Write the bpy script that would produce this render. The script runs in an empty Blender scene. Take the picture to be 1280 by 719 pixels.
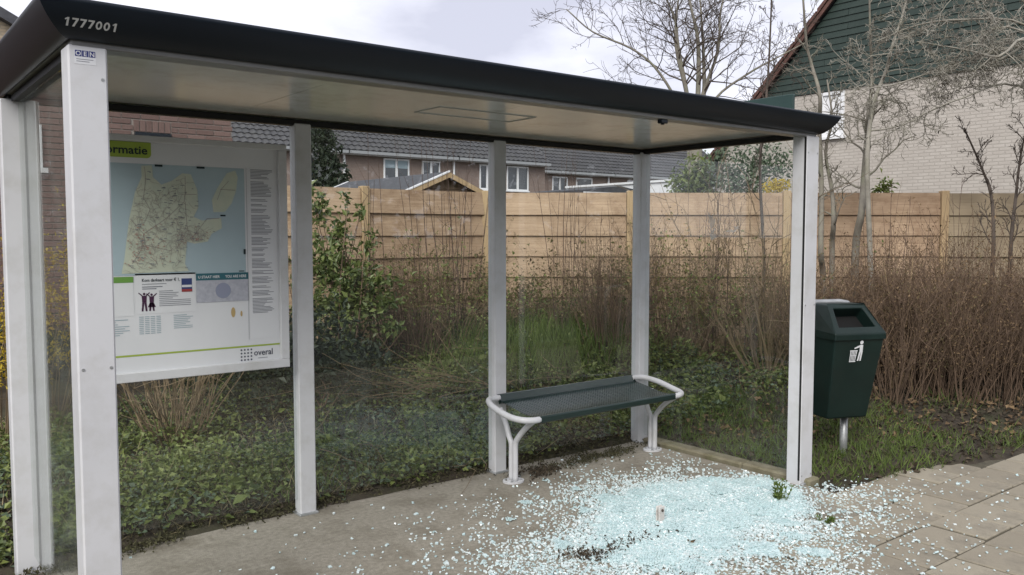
import bpy, math, random
import numpy as np
from mathutils import Vector, Matrix
random.seed(7); RNG = np.random.default_rng(11)
S = bpy.context.scene
COL = S.collection
R = math.radians

# ------------------------------------------------------------------ camera
CAM = np.array([-0.6625, -3.2051, 1.6396]); YAW, PITCH, FPX = 0.66401, -0.06267, 1062.96
cd = bpy.data.cameras.new('camera'); co = bpy.data.objects.new('camera', cd); COL.objects.link(co)
cd.sensor_width = 36; cd.lens = 36*FPX/1280; cd.clip_end = 2000; cd.clip_start = .05
co.location = CAM; co.rotation_euler = (math.pi/2+PITCH, 0, -YAW); S.camera = co
S.render.resolution_x, S.render.resolution_y = 1024, 575
FW = np.array([math.sin(YAW)*math.cos(PITCH), math.cos(YAW)*math.cos(PITCH), math.sin(PITCH)])
RT = np.array([math.cos(YAW), -math.sin(YAW), 0]); UP = np.cross(RT, FW)

# ------------------------------------------------------------------ sky, sun, exposure
SUN_EL, SUN_AZ = 38, 232           # azimuth the light comes from, clockwise from +Y
w = bpy.data.worlds.new('World'); S.world = w; w.use_nodes = True
nt = w.node_tree; nt.nodes.clear()
def wn(t, **k):
    n = nt.nodes.new(t)
    for a, b in k.items(): setattr(n, a, b)
    return n
sky = wn('ShaderNodeTexSky', sky_type='NISHITA', sun_disc=False)
sky.sun_elevation = R(SUN_EL); sky.sun_rotation = R(SUN_AZ)
tc = wn('ShaderNodeTexCoord'); mp = wn('ShaderNodeMapping'); mp.inputs['Scale'].default_value = (1.0, 1.0, 2.2)
no = wn('ShaderNodeTexNoise'); no.inputs['Scale'].default_value = 2.3; no.inputs['Detail'].default_value = 7; no.inputs['Roughness'].default_value = .52
no.inputs['Distortion'].default_value = .35
cr = wn('ShaderNodeValToRGB'); e = cr.color_ramp.elements
e[0].position = .34; e[0].color = (3.6, 3.65, 4.3, 1); e[1].position = .66; e[1].color = (7.1, 7.1, 7.5, 1)
m1 = cr.color_ramp.elements.new(.5); m1.color = (5.6, 5.63, 6.2, 1)
mx = wn('ShaderNodeMix', data_type='RGBA'); mx.inputs[0].default_value = .95
bg = wn('ShaderNodeBackground'); bg.inputs['Strength'].default_value = .1
ow = wn('ShaderNodeOutputWorld'); L = nt.links.new
L(tc.outputs['Generated'], mp.inputs['Vector']); L(mp.outputs[0], no.inputs['Vector']); L(no.outputs['Fac'], cr.inputs[0])
L(sky.outputs[0], mx.inputs[6]); L(cr.outputs[0], mx.inputs[7]); L(mx.outputs[2], bg.inputs[0]); L(bg.outputs[0], ow.inputs[0])
sl = bpy.data.lights.new('sun', 'SUN'); sl.energy = 1.5; sl.angle = R(30); sl.color = (1, .965, .91)
so = bpy.data.objects.new('sun', sl); COL.objects.link(so)
sd = Vector((math.sin(R(SUN_AZ))*math.cos(R(SUN_EL)), math.cos(R(SUN_AZ))*math.cos(R(SUN_EL)), math.sin(R(SUN_EL))))
so.rotation_euler = sd.to_track_quat('Z', 'Y').to_euler(); so.location = (0, -6, 8)
S.view_settings.view_transform = 'Standard'; S.view_settings.look = 'None'; S.view_settings.exposure = 1.0; S.view_settings.gamma = 1
S.render.engine = 'CYCLES'; S.cycles.transparent_max_bounces = 24; S.cycles.max_bounces = 8

# ------------------------------------------------------------------ placement helpers (a pixel of the survey photo to a point in the place)
def ray(x, y): return FW + RT*(x-640)/FPX - UP*(y-359.5)/FPX
def at(x, y, depth): return CAM + ray(x, y)*depth
def on(x, y, ax, val):
    d = ray(x, y); return CAM + d*(val-CAM[ax])/d[ax]
def sm(a, b, x):
    t = np.clip((x-a)/(b-a), 0, 1); return t*t*(3-2*t)
def vnoise(x, y, s=1.0):
    x = np.asarray(x)*s; y = np.asarray(y)*s
    return (np.sin(1.7*x+2.1*np.sin(.9*y+.3)) + np.sin(2.3*y+1.4*np.sin(1.3*x+1.1)) + .6*np.sin(3.9*x-2.7*y+.7) + .4*np.sin(6.1*x+5.3*y))/3.0
def depth_of(x, y): return (np.asarray(x)-CAM[0])*math.sin(YAW) + (np.asarray(y)-CAM[1])*math.cos(YAW)
EDGE = [(-9, -.3), (4.25, -.14), (4.5, -.22), (4.85, -.33), (5.55, -.46), (6.2, -.63), (7.5, -.80), (9, -.95), (60, -1.0)]
def edge_y(x): return np.interp(x, [p[0] for p in EDGE], [p[1] for p in EDGE])
def hgt(x, y):
    x = np.asarray(x, float); y = np.asarray(y, float)
    g = .24*sm(6.3, 9.6, depth_of(x, y)) + .30*sm(6.6, 9.2, depth_of(x, y))*(1-sm(5.6, 7.4, x))*sm(1.6, 3.0, y)
    soil = sm(-.10, .06, y-edge_y(x)-.03*vnoise(x, y, 6))*(1-((x > -1.2) & (x < 4.36) & (y < 1.46)))
    return -.035 + soil*(.048 + .022*vnoise(x, y, 2.2) + .012*vnoise(x+3, y, 7)) + g*sm(0, 1.2, y-edge_y(x))

# ------------------------------------------------------------------ mesh helpers
class MB:
    def __init__(s): s.v = []; s.f3 = []; s.f4 = []; s.n = 0
    def add(s, v, f):
        v = np.asarray(v, float).reshape(-1, 3); f = np.asarray(f, int)
        (s.f3 if f.shape[1] == 3 else s.f4).append(f+s.n); s.v.append(v); s.n += len(v)
    def poly(s, v):                                    # fan of a convex polygon
        n = len(v); s.add(v, [(0, i, i+1) for i in range(1, n-1)])
    def box(s, lo, hi, M=None):
        x0, y0, z0 = lo; x1, y1, z1 = hi
        v = np.array([(x0,y0,z0),(x1,y0,z0),(x1,y1,z0),(x0,y1,z0),(x0,y0,z1),(x1,y0,z1),(x1,y1,z1),(x0,y1,z1)])
        if M is not None: v = v@M[0].T + M[1]
        s.add(v, [(0,3,2,1),(4,5,6,7),(0,1,5,4),(1,2,6,5),(2,3,7,6),(3,0,4,7)])
    def bbox(s, lo, hi, b=.004, M=None):               # box with chamfered edges
        lo = np.array(lo, float); hi = np.array(hi, float); b = min(b, .45*min(hi-lo)); c = (lo+hi)/2; h = (hi-lo)/2
        vs = []; idx = {}
        for sx in (-1, 1):
            for sy in (-1, 1):
                for sz in (-1, 1):
                    sg = np.array((sx, sy, sz))
                    for k in range(3):
                        o = h-b; o[k] = h[k]; idx[(sx, sy, sz, k)] = len(vs); vs.append(c+sg*o)
        F4 = []; F3 = []
        for k in range(3):
            a, d = [(1,2),(2,0),(0,1)][k]
            for sg in (-1, 1):
                q = []
                for u, w_ in ((-1,-1),(1,-1),(1,1),(-1,1)):
                    t = [0,0,0]; t[k] = sg; t[a] = u; t[d] = w_; q.append(idx[(*t, k)])
                F4.append(q if sg > 0 else q[::-1])
            for u in (-1, 1):                          # edge chamfers along axis k
                for w_ in (-1, 1):
                    t0 = [0,0,0]; t0[a] = u; t0[d] = w_; t1 = list(t0); t0[k] = -1; t1[k] = 1
                    q = [idx[(*t0, a)], idx[(*t1, a)], idx[(*t1, d)], idx[(*t0, d)]]
                    F4.append(q if u*w_ < 0 else q[::-1])
        for key in [(x,y,z) for x in (-1,1) for y in (-1,1) for z in (-1,1)]:
            t = [idx[(*key, k)] for k in range(3)]; F3.append(t if key[0]*key[1]*key[2] > 0 else t[::-1])
        v = np.array(vs)
        if M is not None: v = v@M[0].T + M[1]
        n = s.n; s.add(v, F4); s.f3.append(np.array(F3)+n)
    def tube(s, pts, r0, r1=None, sides=4, cap=True):
        P = np.asarray(pts, float); n = len(P); r1 = r0 if r1 is None else r1
        r = np.linspace(r0, r1, n) if np.isscalar(r0) else np.asarray(r0)
        T = np.gradient(P, axis=0); T /= np.linalg.norm(T, axis=1)[:, None]+1e-9
        m = T.mean(0); ref = np.array((0, 0, 1.)) if abs(m[2]) < .7*np.linalg.norm(m)+1e-6 else np.array((1., 0, 0))
        U = np.cross(T, ref); U /= np.linalg.norm(U, axis=1)[:, None]+1e-9; W = np.cross(T, U)
        a = np.arange(sides)*2*math.pi/sides
        V = P[:, None] + r[:, None, None]*(np.cos(a)[None, :, None]*U[:, None] + np.sin(a)[None, :, None]*W[:, None])
        i = np.arange(n-1)[:, None]*sides; j = np.arange(sides)[None]; k = (j+1) % sides
        F = np.stack([i+j, i+sides+j, i+sides+k, i+k], -1).reshape(-1, 4)
        s.add(V.reshape(-1, 3), F)
        if cap:
            b = s.n-n*sides
            if sides == 4: s.f4.append(np.array([(b, b+1, b+2, b+3), (s.n-1, s.n-2, s.n-3, s.n-4)]))
            else: s.f3.append(np.array([(b, b+q, b+q+1) for q in range(1, sides-1)] + [(s.n-sides, s.n-sides+q+1, s.n-sides+q) for q in range(1, sides-1)]))
    def prism(s, poly, off):                           # convex polygon extruded by a vector
        P = np.asarray(poly, float); n = len(P); Q = P+np.asarray(off, float)
        b = s.n; s.add(np.vstack([P, Q]), [(i, (i+1) % n, n+(i+1) % n, n+i) for i in range(n)])
        s.f3.append(np.array([(b, b+i+1, b+i) for i in range(1, n-1)] + [(b+n, b+n+i, b+n+i+1) for i in range(1, n-1)]))
    def leaves(s, P, L_, Wd, N=None, fold=.25, dirs=None, droop=.12):   # N leaves: two triangles folded on the midrib
        P = np.asarray(P, float); n = len(P); L_ = np.broadcast_to(L_, n)[:, None]; Wd = np.broadcast_to(Wd, n)[:, None]
        d = RNG.normal(size=(n, 3)) if dirs is None else np.asarray(dirs, float)
        d /= np.linalg.norm(d, axis=1)[:, None]+1e-9
        up = RNG.normal(size=(n, 3)) + (np.array((0, 0, 1.2)) if N is None else N)
        sd_ = np.cross(d, up); sd_ /= np.linalg.norm(sd_, axis=1)[:, None]+1e-9; nn = np.cross(sd_, d)
        mid = P+d*L_*.45
        V = np.stack([P, mid+sd_*Wd/2+nn*Wd*fold, P+d*L_-nn*L_*droop, mid-sd_*Wd/2+nn*Wd*fold], 1).reshape(-1, 3)
        b = np.arange(n)[:, None]*4
        s.add(V, np.concatenate([b+np.array([[0, 2, 1]]), b+np.array([[0, 3, 2]])]))
    def mesh(s, name, mat, smooth=False, origin=(0, 0, 0)):
        me = bpy.data.meshes.new(name); V = np.vstack(s.v)-np.asarray(origin)
        f3 = np.vstack(s.f3) if s.f3 else np.zeros((0, 3), int); f4 = np.vstack(s.f4) if s.f4 else np.zeros((0, 4), int)
        me.vertices.add(len(V)); me.vertices.foreach_set('co', V.ravel().astype(np.float32))
        nl = f3.size+f4.size; me.loops.add(nl); me.polygons.add(len(f3)+len(f4))
        me.loops.foreach_set('vertex_index', np.concatenate([f3.ravel(), f4.ravel()]).astype(np.int32))
        st = np.concatenate([np.arange(len(f3))*3, len(f3)*3+np.arange(len(f4))*4]).astype(np.int32)
        me.polygons.foreach_set('loop_start', st)
        me.update(calc_edges=True); me.validate()
        me.polygons.foreach_set('use_smooth', np.full(len(me.polygons), bool(smooth)))
        me.materials.append(mat); return me
    def build(s, name, mat, parent=None, smooth=False, loc=None, rel=False):
        # vertices are world coordinates; loc = the object's origin; under a parent they become relative to it
        po = np.array(ORIG[parent.name]) if parent is not None else np.zeros(3)
        lo = np.array(loc if loc is not None else (po if parent is not None else (0, 0, 0)), float)
        o = bpy.data.objects.new(name, s.mesh(name, mat, smooth, (0, 0, 0) if rel else lo)); COL.objects.link(o)
        if parent is not None: o.parent = parent
        o.location = lo-po; ORIG[o.name] = lo; return o
ORIG = {}
def empty(name, loc):
    o = bpy.data.objects.new(name, None); COL.objects.link(o); o.location = loc; o.empty_display_size = .1; ORIG[o.name] = np.array(loc, float); return o
def tag(o, label=None, cat=None, group=None, kind=None):
    for k, v_ in (('label', label), ('category', cat), ('group', group), ('kind', kind)):
        if v_: o[k] = v_
    return o
def inst(name, me, parent, loc, rz=0):                # another object sharing a mesh; loc in world
    o = bpy.data.objects.new(name, me); COL.objects.link(o); po = ORIG[parent.name] if parent else np.zeros(3)
    o.parent = parent; o.location = np.asarray(loc)-po; o.rotation_euler = (0, 0, rz); ORIG[o.name] = np.asarray(loc, float); return o
def copy_tree(o, parent=None):
    c = o.copy(); COL.objects.link(c); c.parent = parent
    for ch in list(o.children): copy_tree(ch, c)
    return c
def text(body, size, bold=0.0, align='LEFT'):
    cu = bpy.data.curves.new('t', 'FONT'); cu.body = body; cu.size = size; cu.offset = bold; cu.align_x = align; cu.resolution_u = 3
    o = bpy.data.objects.new('t', cu); COL.objects.link(o)
    me = bpy.data.meshes.new_from_object(o.evaluated_get(bpy.context.evaluated_depsgraph_get()))
    V = np.array([v_.co[:] for v_ in me.vertices]); F = []
    me.calc_loop_triangles(); F = [tuple(t.vertices) for t in me.loop_triangles]
    bpy.data.objects.remove(o); bpy.data.curves.remove(cu); bpy.data.meshes.remove(me); return V, np.array(F)

# ------------------------------------------------------------------ materials
MATS = {}
def mat(name, c0, c1=None, rough=.6, scale=6, detail=5, bump=0, bscale=40, spec=.4, metal=0, stretch=(1, 1, 1), island=0, objrand=0, transl=0, coat=0, dirt=None, dscale=2, damt=.5):
    m = bpy.data.materials.new(name); m.use_nodes = True; t = m.node_tree; b = t.nodes['Principled BSDF']; l = t.links.new
    def n(tp): return t.nodes.new(tp)
    b.inputs['Roughness'].default_value = rough; b.inputs['Specular IOR Level'].default_value = spec; b.inputs['Metallic'].default_value = metal
    if coat: b.inputs['Coat Weight'].default_value = coat; b.inputs['Coat Roughness'].default_value = .1
    c1 = c1 or c0
    tc_ = n('ShaderNodeTexCoord'); mp_ = n('ShaderNodeMapping'); mp_.inputs['Scale'].default_value = stretch; l(tc_.outputs['Object'], mp_.inputs[0])
    nz = n('ShaderNodeTexNoise'); nz.inputs['Scale'].default_value = scale; nz.inputs['Detail'].default_value = detail; nz.inputs['Roughness'].default_value = .6
    l(mp_.outputs[0], nz.inputs['Vector'])
    rp = n('ShaderNodeMapRange'); rp.inputs[1].default_value = .3; rp.inputs[2].default_value = .7; l(nz.outputs[0], rp.inputs[0])
    fac = rp.outputs[0]
    for amt, node, sock in ((island, 'ShaderNodeNewGeometry', 'Random Per Island'), (objrand, 'ShaderNodeObjectInfo', 'Random')):
        if amt:
            g = n(node); mm = n('ShaderNodeMix'); mm.inputs[0].default_value = amt; l(fac, mm.inputs[2]); l(g.outputs[sock], mm.inputs[3]); fac = mm.outputs[0]
    mc = n('ShaderNodeMix'); mc.data_type = 'RGBA'; mc.inputs[6].default_value = (*c0, 1); mc.inputs[7].default_value = (*c1, 1); l(fac, mc.inputs[0])
    col = mc.outputs[2]
    if dirt:
        n2 = n('ShaderNodeTexNoise'); n2.inputs['Scale'].default_value = dscale; n2.inputs['Detail'].default_value = 8; n2.inputs['Roughness'].default_value = .68; l(tc_.outputs['Object'], n2.inputs['Vector'])
        r2 = n('ShaderNodeMapRange'); r2.inputs[1].default_value = .48; r2.inputs[2].default_value = .68; r2.inputs[4].default_value = damt; l(n2.outputs[0], r2.inputs[0])
        md = n('ShaderNodeMix'); md.data_type = 'RGBA'; l(r2.outputs[0], md.inputs[0]); l(col, md.inputs[6]); md.inputs[7].default_value = (*dirt, 1); col = md.outputs[2]
    l(col, b.inputs['Base Color'])
    if bump:
        n3 = n('ShaderNodeTexNoise'); n3.inputs['Scale'].default_value = bscale; n3.inputs['Detail'].default_value = 6; l(mp_.outputs[0], n3.inputs['Vector'])
        bp = n('ShaderNodeBump'); bp.inputs['Strength'].default_value = bump; bp.inputs['Distance'].default_value = .01; l(n3.outputs[0], bp.inputs['Height']); l(bp.outputs[0], b.inputs['Normal'])
    if transl:
        tr = n('ShaderNodeBsdfTranslucent'); l(col, tr.inputs[0]); ms = n('ShaderNodeMixShader'); ms.inputs[0].default_value = transl
        l(b.outputs[0], ms.inputs[1]); l(tr.outputs[0], ms.inputs[2]); l(ms.outputs[0], t.nodes['Material Output'].inputs[0])
    MATS[name] = m; return m
def brickmat(name, c0, c1, mortar, axis='X', bw=.23, bh=.07, msize=.012, var=(.2, .17, .15)):
    m = mat(name, c0, c1, rough=.85, scale=3, spec=.2); t = m.node_tree; l = t.links.new; b = t.nodes['Principled BSDF']
    tc_ = [x for x in t.nodes if x.type == 'TEX_COORD'][0]; src = b.inputs['Base Color'].links[0].from_socket
    sp = t.nodes.new('ShaderNodeSeparateXYZ'); cb = t.nodes.new('ShaderNodeCombineXYZ'); l(tc_.outputs['Object'], sp.inputs[0]); l(sp.outputs[axis], cb.inputs[0]); l(sp.outputs['Z'], cb.inputs[1])
    br = t.nodes.new('ShaderNodeTexBrick'); br.inputs['Scale'].default_value = 1; br.inputs['Brick Width'].default_value = bw; br.inputs['Row Height'].default_value = bh
    br.inputs['Mortar Size'].default_value = msize; br.inputs['Mortar Smooth'].default_value = .2; br.inputs['Mortar'].default_value = (*mortar, 1)
    hv = t.nodes.new('ShaderNodeMix'); hv.data_type = 'RGBA'; hv.inputs[0].default_value = .55; l(src, hv.inputs[6]); hv.inputs[7].default_value = (*var, 1)
    l(src, br.inputs['Color1']); l(hv.outputs[2], br.inputs['Color2']); l(cb.outputs[0], br.inputs['Vector']); l(br.outputs['Color'], b.inputs['Base Color'])
    bp = t.nodes.new('ShaderNodeBump'); bp.invert = True; bp.inputs['Strength'].default_value = .6; bp.inputs['Distance'].default_value = .012; l(br.outputs['Fac'], bp.inputs['Height']); l(bp.outputs[0], b.inputs['Normal']); return m
def glassmat(name, tint=(.975, .99, .983), haze=.02, dust=(.5, .55, .5), smear=.10, ior=1.5):
    m = bpy.data.materials.new(name); m.use_nodes = True; t = m.node_tree; t.nodes.clear(); n = t.nodes.new; l = t.links.new
    tr = n('ShaderNodeBsdfTransparent'); tr.inputs[0].default_value = (*tint, 1); gl = n('ShaderNodeBsdfGlossy'); gl.inputs['Roughness'].default_value = .015
    fr = n('ShaderNodeFresnel'); ge = n('ShaderNodeNewGeometry'); mi = n('ShaderNodeMix'); mi.inputs[2].default_value = ior; mi.inputs[3].default_value = 1/ior; l(ge.outputs['Backfacing'], mi.inputs[0]); l(mi.outputs[0], fr.inputs[0]);   # a thin pane reflects alike on both faces
    mx_ = n('ShaderNodeMixShader'); l(fr.outputs[0], mx_.inputs[0]); l(tr.outputs[0], mx_.inputs[1]); l(gl.outputs[0], mx_.inputs[2])
    df = n('ShaderNodeBsdfDiffuse'); df.inputs[0].default_value = (*dust, 1)
    tc_ = n('ShaderNodeTexCoord'); nz = n('ShaderNodeTexNoise'); nz.inputs['Scale'].default_value = 2.6; nz.inputs['Detail'].default_value = 9; nz.inputs['Roughness'].default_value = .7; nz.inputs['Distortion'].default_value = .8
    l(tc_.outputs['Object'], nz.inputs['Vector']); rr = n('ShaderNodeMapRange'); rr.inputs[1].default_value = .5; rr.inputs[2].default_value = .85; rr.inputs[3].default_value = haze; rr.inputs[4].default_value = haze+smear; l(nz.outputs[0], rr.inputs[0])
    m2 = n('ShaderNodeMixShader'); l(rr.outputs[0], m2.inputs[0]); l(mx_.outputs[0], m2.inputs[1]); l(df.outputs[0], m2.inputs[2]); o = n('ShaderNodeOutputMaterial'); l(m2.outputs[0], o.inputs[0]); MATS[name] = m; return m

mat('soil', (.022, .017, .012), (.06, .047, .031), rough=.95, scale=9, bump=.6, bscale=60, dirt=(.045, .055, .022), dscale=1.6, damt=.7)
mat('concrete', (.185, .167, .132), (.305, .28, .228), rough=.85, scale=38, detail=12, bump=.45, bscale=160, dirt=(.13, .112, .08), dscale=2.3, damt=.8)
mat('slab', (.20, .175, .132), (.34, .305, .235), rough=.88, scale=3, detail=9, bump=.35, bscale=150, objrand=.5, dirt=(.13, .115, .09), dscale=3.4, damt=.7)
mat('joint', (.05, .044, .03), (.10, .088, .06), rough=.95, scale=20, bump=.4)
mat('kerbstone', (.13, .115, .07), (.23, .21, .15), rough=.9, scale=9, bump=.4, bscale=90, dirt=(.10, .11, .04), dscale=5)
mat('asphalt', (.045, .045, .047), (.07, .07, .07), rough=.9, scale=80, bump=.3)
mat('white_paint', (.54, .545, .56), (.60, .605, .62), rough=.38, scale=1.5, spec=.45, dirt=(.36, .35, .31), dscale=5, damt=.34)
mat('gasket', (.012, .012, .012), rough=.6)
mat('dark_metal', (.006, .010, .016), (.009, .014, .021), rough=.35, scale=2, spec=.3)
mat('roof_top', (.03, .035, .035), (.06, .06, .05), rough=.8)
mat('beam', (.16, .16, .155), (.22, .22, .21), rough=.35, scale=3, spec=.5)
mat('ceiling', (.50, .515, .49), (.58, .595, .57), rough=.20, scale=1.2, spec=.55, dirt=(.25, .23, .17), dscale=2.4, damt=.5)
mat('green_panel', (.016, .04, .036), (.02, .05, .044), rough=.35)
mat('silver', (.62, .63, .62), rough=.35)
mat('bench_green', (.009, .022, .020), (.013, .03, .027), rough=.28, spec=.5)
mat('bin_green', (.005, .014, .012), (.008, .020, .017), rough=.45, scale=5, spec=.28, dirt=(.014, .02, .017), dscale=6, damt=.35)
mat('bin_inside', (.004, .004, .004), rough=.9)
mat('galvanised', (.30, .31, .31), (.46, .47, .47), rough=.45, metal=.6, scale=14)
mat('paper', (.60, .61, .63), (.66, .67, .69), rough=.4, scale=2, spec=.5)
mat('print_white', (.64, .65, .67), rough=.4); mat('lime', (.30, .40, .06), rough=.4); mat('ink', (.012, .025, .03), rough=.45); mat('lettergrey', (.20, .21, .24), rough=.5)
mat('map_sea', (.34, .43, .47), (.37, .46, .50), rough=.35, scale=3); mat('map_land', (.45, .50, .41), (.52, .54, .43), rough=.35, scale=14); mat('map_road', (.30, .27, .25), rough=.4)
mat('map_town', (.42, .24, .20), (.38, .33, .28), rough=.4, scale=60); mat('teal', (.03, .12, .15), rough=.4); mat('photo_grey', (.33, .34, .40), (.46, .47, .52), rough=.4, scale=40); mat('photo_dot', (.25, .27, .36), rough=.4)
mat('purple', (.055, .02, .05), rough=.4); mat('cover_blue', (.04, .06, .17), rough=.4); mat('cover_red', (.30, .05, .05), rough=.4); mat('leafgreen', (.13, .28, .06), rough=.4); mat('ochre', (.45, .33, .15), rough=.4); mat('sticker_blue', (.02, .03, .16), rough=.35); mat('dot_ink', (.05, .055, .08), rough=.5)
mat('fence_wood', (.29, .195, .12), (.54, .40, .27), rough=.7, scale=2.6, detail=10, stretch=(.9, .9, 18), bump=.35, bscale=9, objrand=.42, dirt=(.20, .12, .068), dscale=2.8, damt=.8)
mat('fence_wood_grey', (.25, .195, .125), (.34, .275, .185), rough=.75, scale=2.2, detail=8, stretch=(1.2, 1.2, 16), bump=.25, bscale=9, objrand=.4)
mat('fence_post', (.36, .255, .14), (.47, .345, .20), rough=.7, scale=3, stretch=(9, 9, 1), bump=.2, bscale=9)
mat('shed_wood', (.13, .085, .05), (.19, .13, .08), rough=.75, scale=3, objrand=.5)
mat('felt', (.05, .052, .06), (.08, .082, .09), rough=.85, scale=10, bump=.2)
mat('tile', (.040, .040, .044), (.075, .073, .076), rough=.55, scale=.9, spec=.45, island=.3, dirt=(.10, .098, .09), dscale=.6, damt=.4)
mat('white_wood', (.68, .69, .70), (.75, .75, .76), rough=.45, scale=2)
mat('upvc', (.74, .75, .76), rough=.35); mat('zinc', (.30, .31, .32), rough=.5)
mat('house_glass', (.012, .016, .022), (.05, .06, .07), rough=.05, scale=.7, spec=.8); mat('curtain', (.45, .44, .42), rough=.8, scale=3, stretch=(20, 20, 1)); mat('blind', (.30, .38, .42), rough=.5)
mat('siding', (.018, .032, .026), (.028, .046, .038), rough=.6, scale=4, objrand=.5, dirt=(.04, .055, .045), dscale=2, damt=.4)
mat('verge', (.075, .035, .028), (.13, .065, .05), rough=.7, scale=6)
mat('redbrick', (.115, .070, .060), (.205, .135, .118), rough=.85, scale=20, bump=.4, bscale=90, objrand=.55, island=.35); mat('mortar', (.27, .235, .21), rough=.95)
brickmat('tanbrick', (.43, .395, .355), (.50, .465, .42), (.385, .355, .315), 'Y', var=(.39, .355, .315))
brickmat('tanbrick_x', (.38, .31, .22), (.44, .37, .27), (.30, .26, .2), 'X', var=(.32, .25, .18))
brickmat('terracebrick', (.235, .175, .15), (.28, .21, .18), (.23, .19, .165), 'X', var=(.20, .15, .13))
mat('bark_grey', (.14, .125, .10), (.26, .24, .20), rough=.9, scale=8, bump=.4, bscale=40, dirt=(.12, .14, .07), dscale=4, damt=.5)
mat('bark_dark', (.055, .043, .035), (.10, .08, .065), rough=.9, scale=8); mat('bark_pale', (.20, .185, .155), (.36, .34, .29), rough=.9, scale=8, dirt=(.16, .16, .10), dscale=5, damt=.5); mat('bark_brown', (.078, .052, .035), (.19, .13, .088), rough=.9, scale=6, island=.7)
mat('stem_brown', (.12, .085, .05), (.27, .20, .12), rough=.85, scale=6, island=.7); mat('stem_tan', (.22, .155, .085), (.36, .27, .155), rough=.85, scale=6, island=.6); mat('dry_stem', (.26, .21, .13), (.42, .36, .25), rough=.9, island=.8); mat('whip', (.05, .03, .025), (.10, .065, .05), rough=.85, island=.7)
mat('leaf_evergreen', (.028, .055, .014), (.21, .25, .08), rough=.42, scale=3, island=.75, spec=.5, transl=.2); mat('leaf_dark', (.012, .022, .012), (.04, .055, .028), rough=.55, island=.7, transl=.15)
mat('leaf_ivy', (.022, .048, .010), (.25, .29, .085), rough=.5, scale=1.3, island=.65, transl=.15); mat('leaf_blue', (.035, .062, .036), (.17, .22, .14), rough=.55, scale=2, island=.6, transl=.15); mat('leaf_yellow', (.40, .28, .02), (.62, .48, .05), rough=.6, island=.8, transl=.3)
mat('leaf_brown', (.08, .05, .026), (.24, .165, .09), rough=.85, island=.85, transl=.1); mat('leaf_hedge', (.06, .048, .02), (.20, .165, .08), rough=.8, island=.85, transl=.1); mat('leaf_litter', (.020, .016, .010), (.085, .065, .042), rough=.9, island=.85); mat('leaf_olive', (.070, .075, .022), (.20, .19, .07), rough=.6, island=.8, transl=.2)
mat('grass', (.050, .085, .016), (.17, .23, .055), rough=.6, scale=2, island=.6, transl=.25); mat('grass_dry', (.19, .155, .08), (.34, .29, .17), rough=.8, island=.8)
mat('moss', (.022, .020, .010), (.10, .095, .045), rough=.9, scale=3, island=.7); mat('thatch', (.06, .048, .024), (.24, .20, .115), rough=.85, island=.8); mat('hedge_leaf', (.02, .035, .012), (.05, .075, .025), rough=.6, island=.7)
mat('granule', (.37, .51, .52), (.69, .74, .735), rough=.07, scale=2.5, island=.75, spec=.6); mat('crazed', (.39, .54, .55), (.58, .70, .70), rough=.09, scale=5, island=.6, spec=.6)
mat('clamp', (.50, .48, .45), (.60, .58, .55), rough=.5, dirt=(.14, .07, .04), dscale=14, damt=.8)
glassmat('pane', haze=.003, smear=.022); glassmat('pane_dusty', haze=.004, smear=.05); glassmat('pane_side', haze=.02, smear=.10, ior=1.16)

# ------------------------------------------------------------------ GROUND
H, BAY, D = 2.3, 1.4158, 1.4236; XR = 3*BAY
def axis_vals(lo, hi, a, b, fine):
    left = a-np.cumsum(np.geomspace(fine, (a-lo)*.25, 30)); left = left[left > lo]; right = b+np.cumsum(np.geomspace(fine, (hi-b)*.25, 30)); right = right[right < hi]
    return np.concatenate([[lo], left[::-1], np.arange(a, b, fine), right, [hi]])
gx = axis_vals(-300, 400, -2.5, 10, .07); gy = axis_vals(-300, 400, -1.4, 6, .07)
GX, GY = np.meshgrid(gx, gy); GZ = hgt(GX, GY); ny, nx = GX.shape
ii = np.arange((ny-1)*nx).reshape(ny-1, nx)[:, :-1].ravel()
mb = MB(); mb.add(np.stack([GX, GY, GZ], -1).reshape(-1, 3), np.stack([ii, ii+1, ii+nx+1, ii+nx], -1))
tag(mb.build('ground', MATS['soil'], smooth=True), kind='structure')

mb = MB(); mb.box((-14, -3.62, -.2), (14, -.62, -.006)); mb.box((3.72, -.618, -.2), (14, -.32, -.0065))
pav = tag(mb.build('pavement', MATS['joint']), kind='structure')
slab_variants = []
for k in range(6):
    mb = MB(); mb.bbox((-.1495, -.1565, -.03), (.1495, .1565, .004), .006)
    V = mb.v[0]; V[:, 2] += (RNG.random(len(V))-.5)*.001
    slab_variants.append(mb.mesh('paving_slab', MATS['slab']))
SX, SY = .3175, .3235
for r in range(9):
    yc = -.61+SY/2-r*SY; off = (0, .02, .12, .05, .2, .1, .16, .03, .08)[r]
    for c in range(-6, 24):
        xc = 4.30+SX/2+(c-4)*SX+off
        if r == 0 and xc < 3.95: continue
        if xc < 1.5-.0*r or xc > 8.6: continue
        if yc+.16 > edge_y(xc)+.16: continue
        if r > 6 and (c % 2): pass
        o = inst('paving_slab', slab_variants[(r*7+c*3) % 6], pav, (xc+random.uniform(-.003, .003), yc+random.uniform(-.003, .003), random.uniform(-.004, .002)))
        o.rotation_euler = (random.uniform(-.006, .006), random.uniform(-.006, .006), random.uniform(-.008, .008) + (math.pi/2*0))
mb = MB(); xs = np.linspace(-1.1, 4.22, 60); yb = 1.50+.035*vnoise(xs, xs*0, 3)+.02*vnoise(xs, xs*0+2, 11); yb[xs < .9] -= (.9-xs[xs < .9])*.18
top = np.stack([xs, yb, 0*xs], -1); bot = np.stack([xs, 0*xs-.617, 0*xs], -1); n = len(xs)
V = np.vstack([bot, top]); mb.add(V, [(i, i+1, n+i+1, n+i) for i in range(n-1)])
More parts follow.
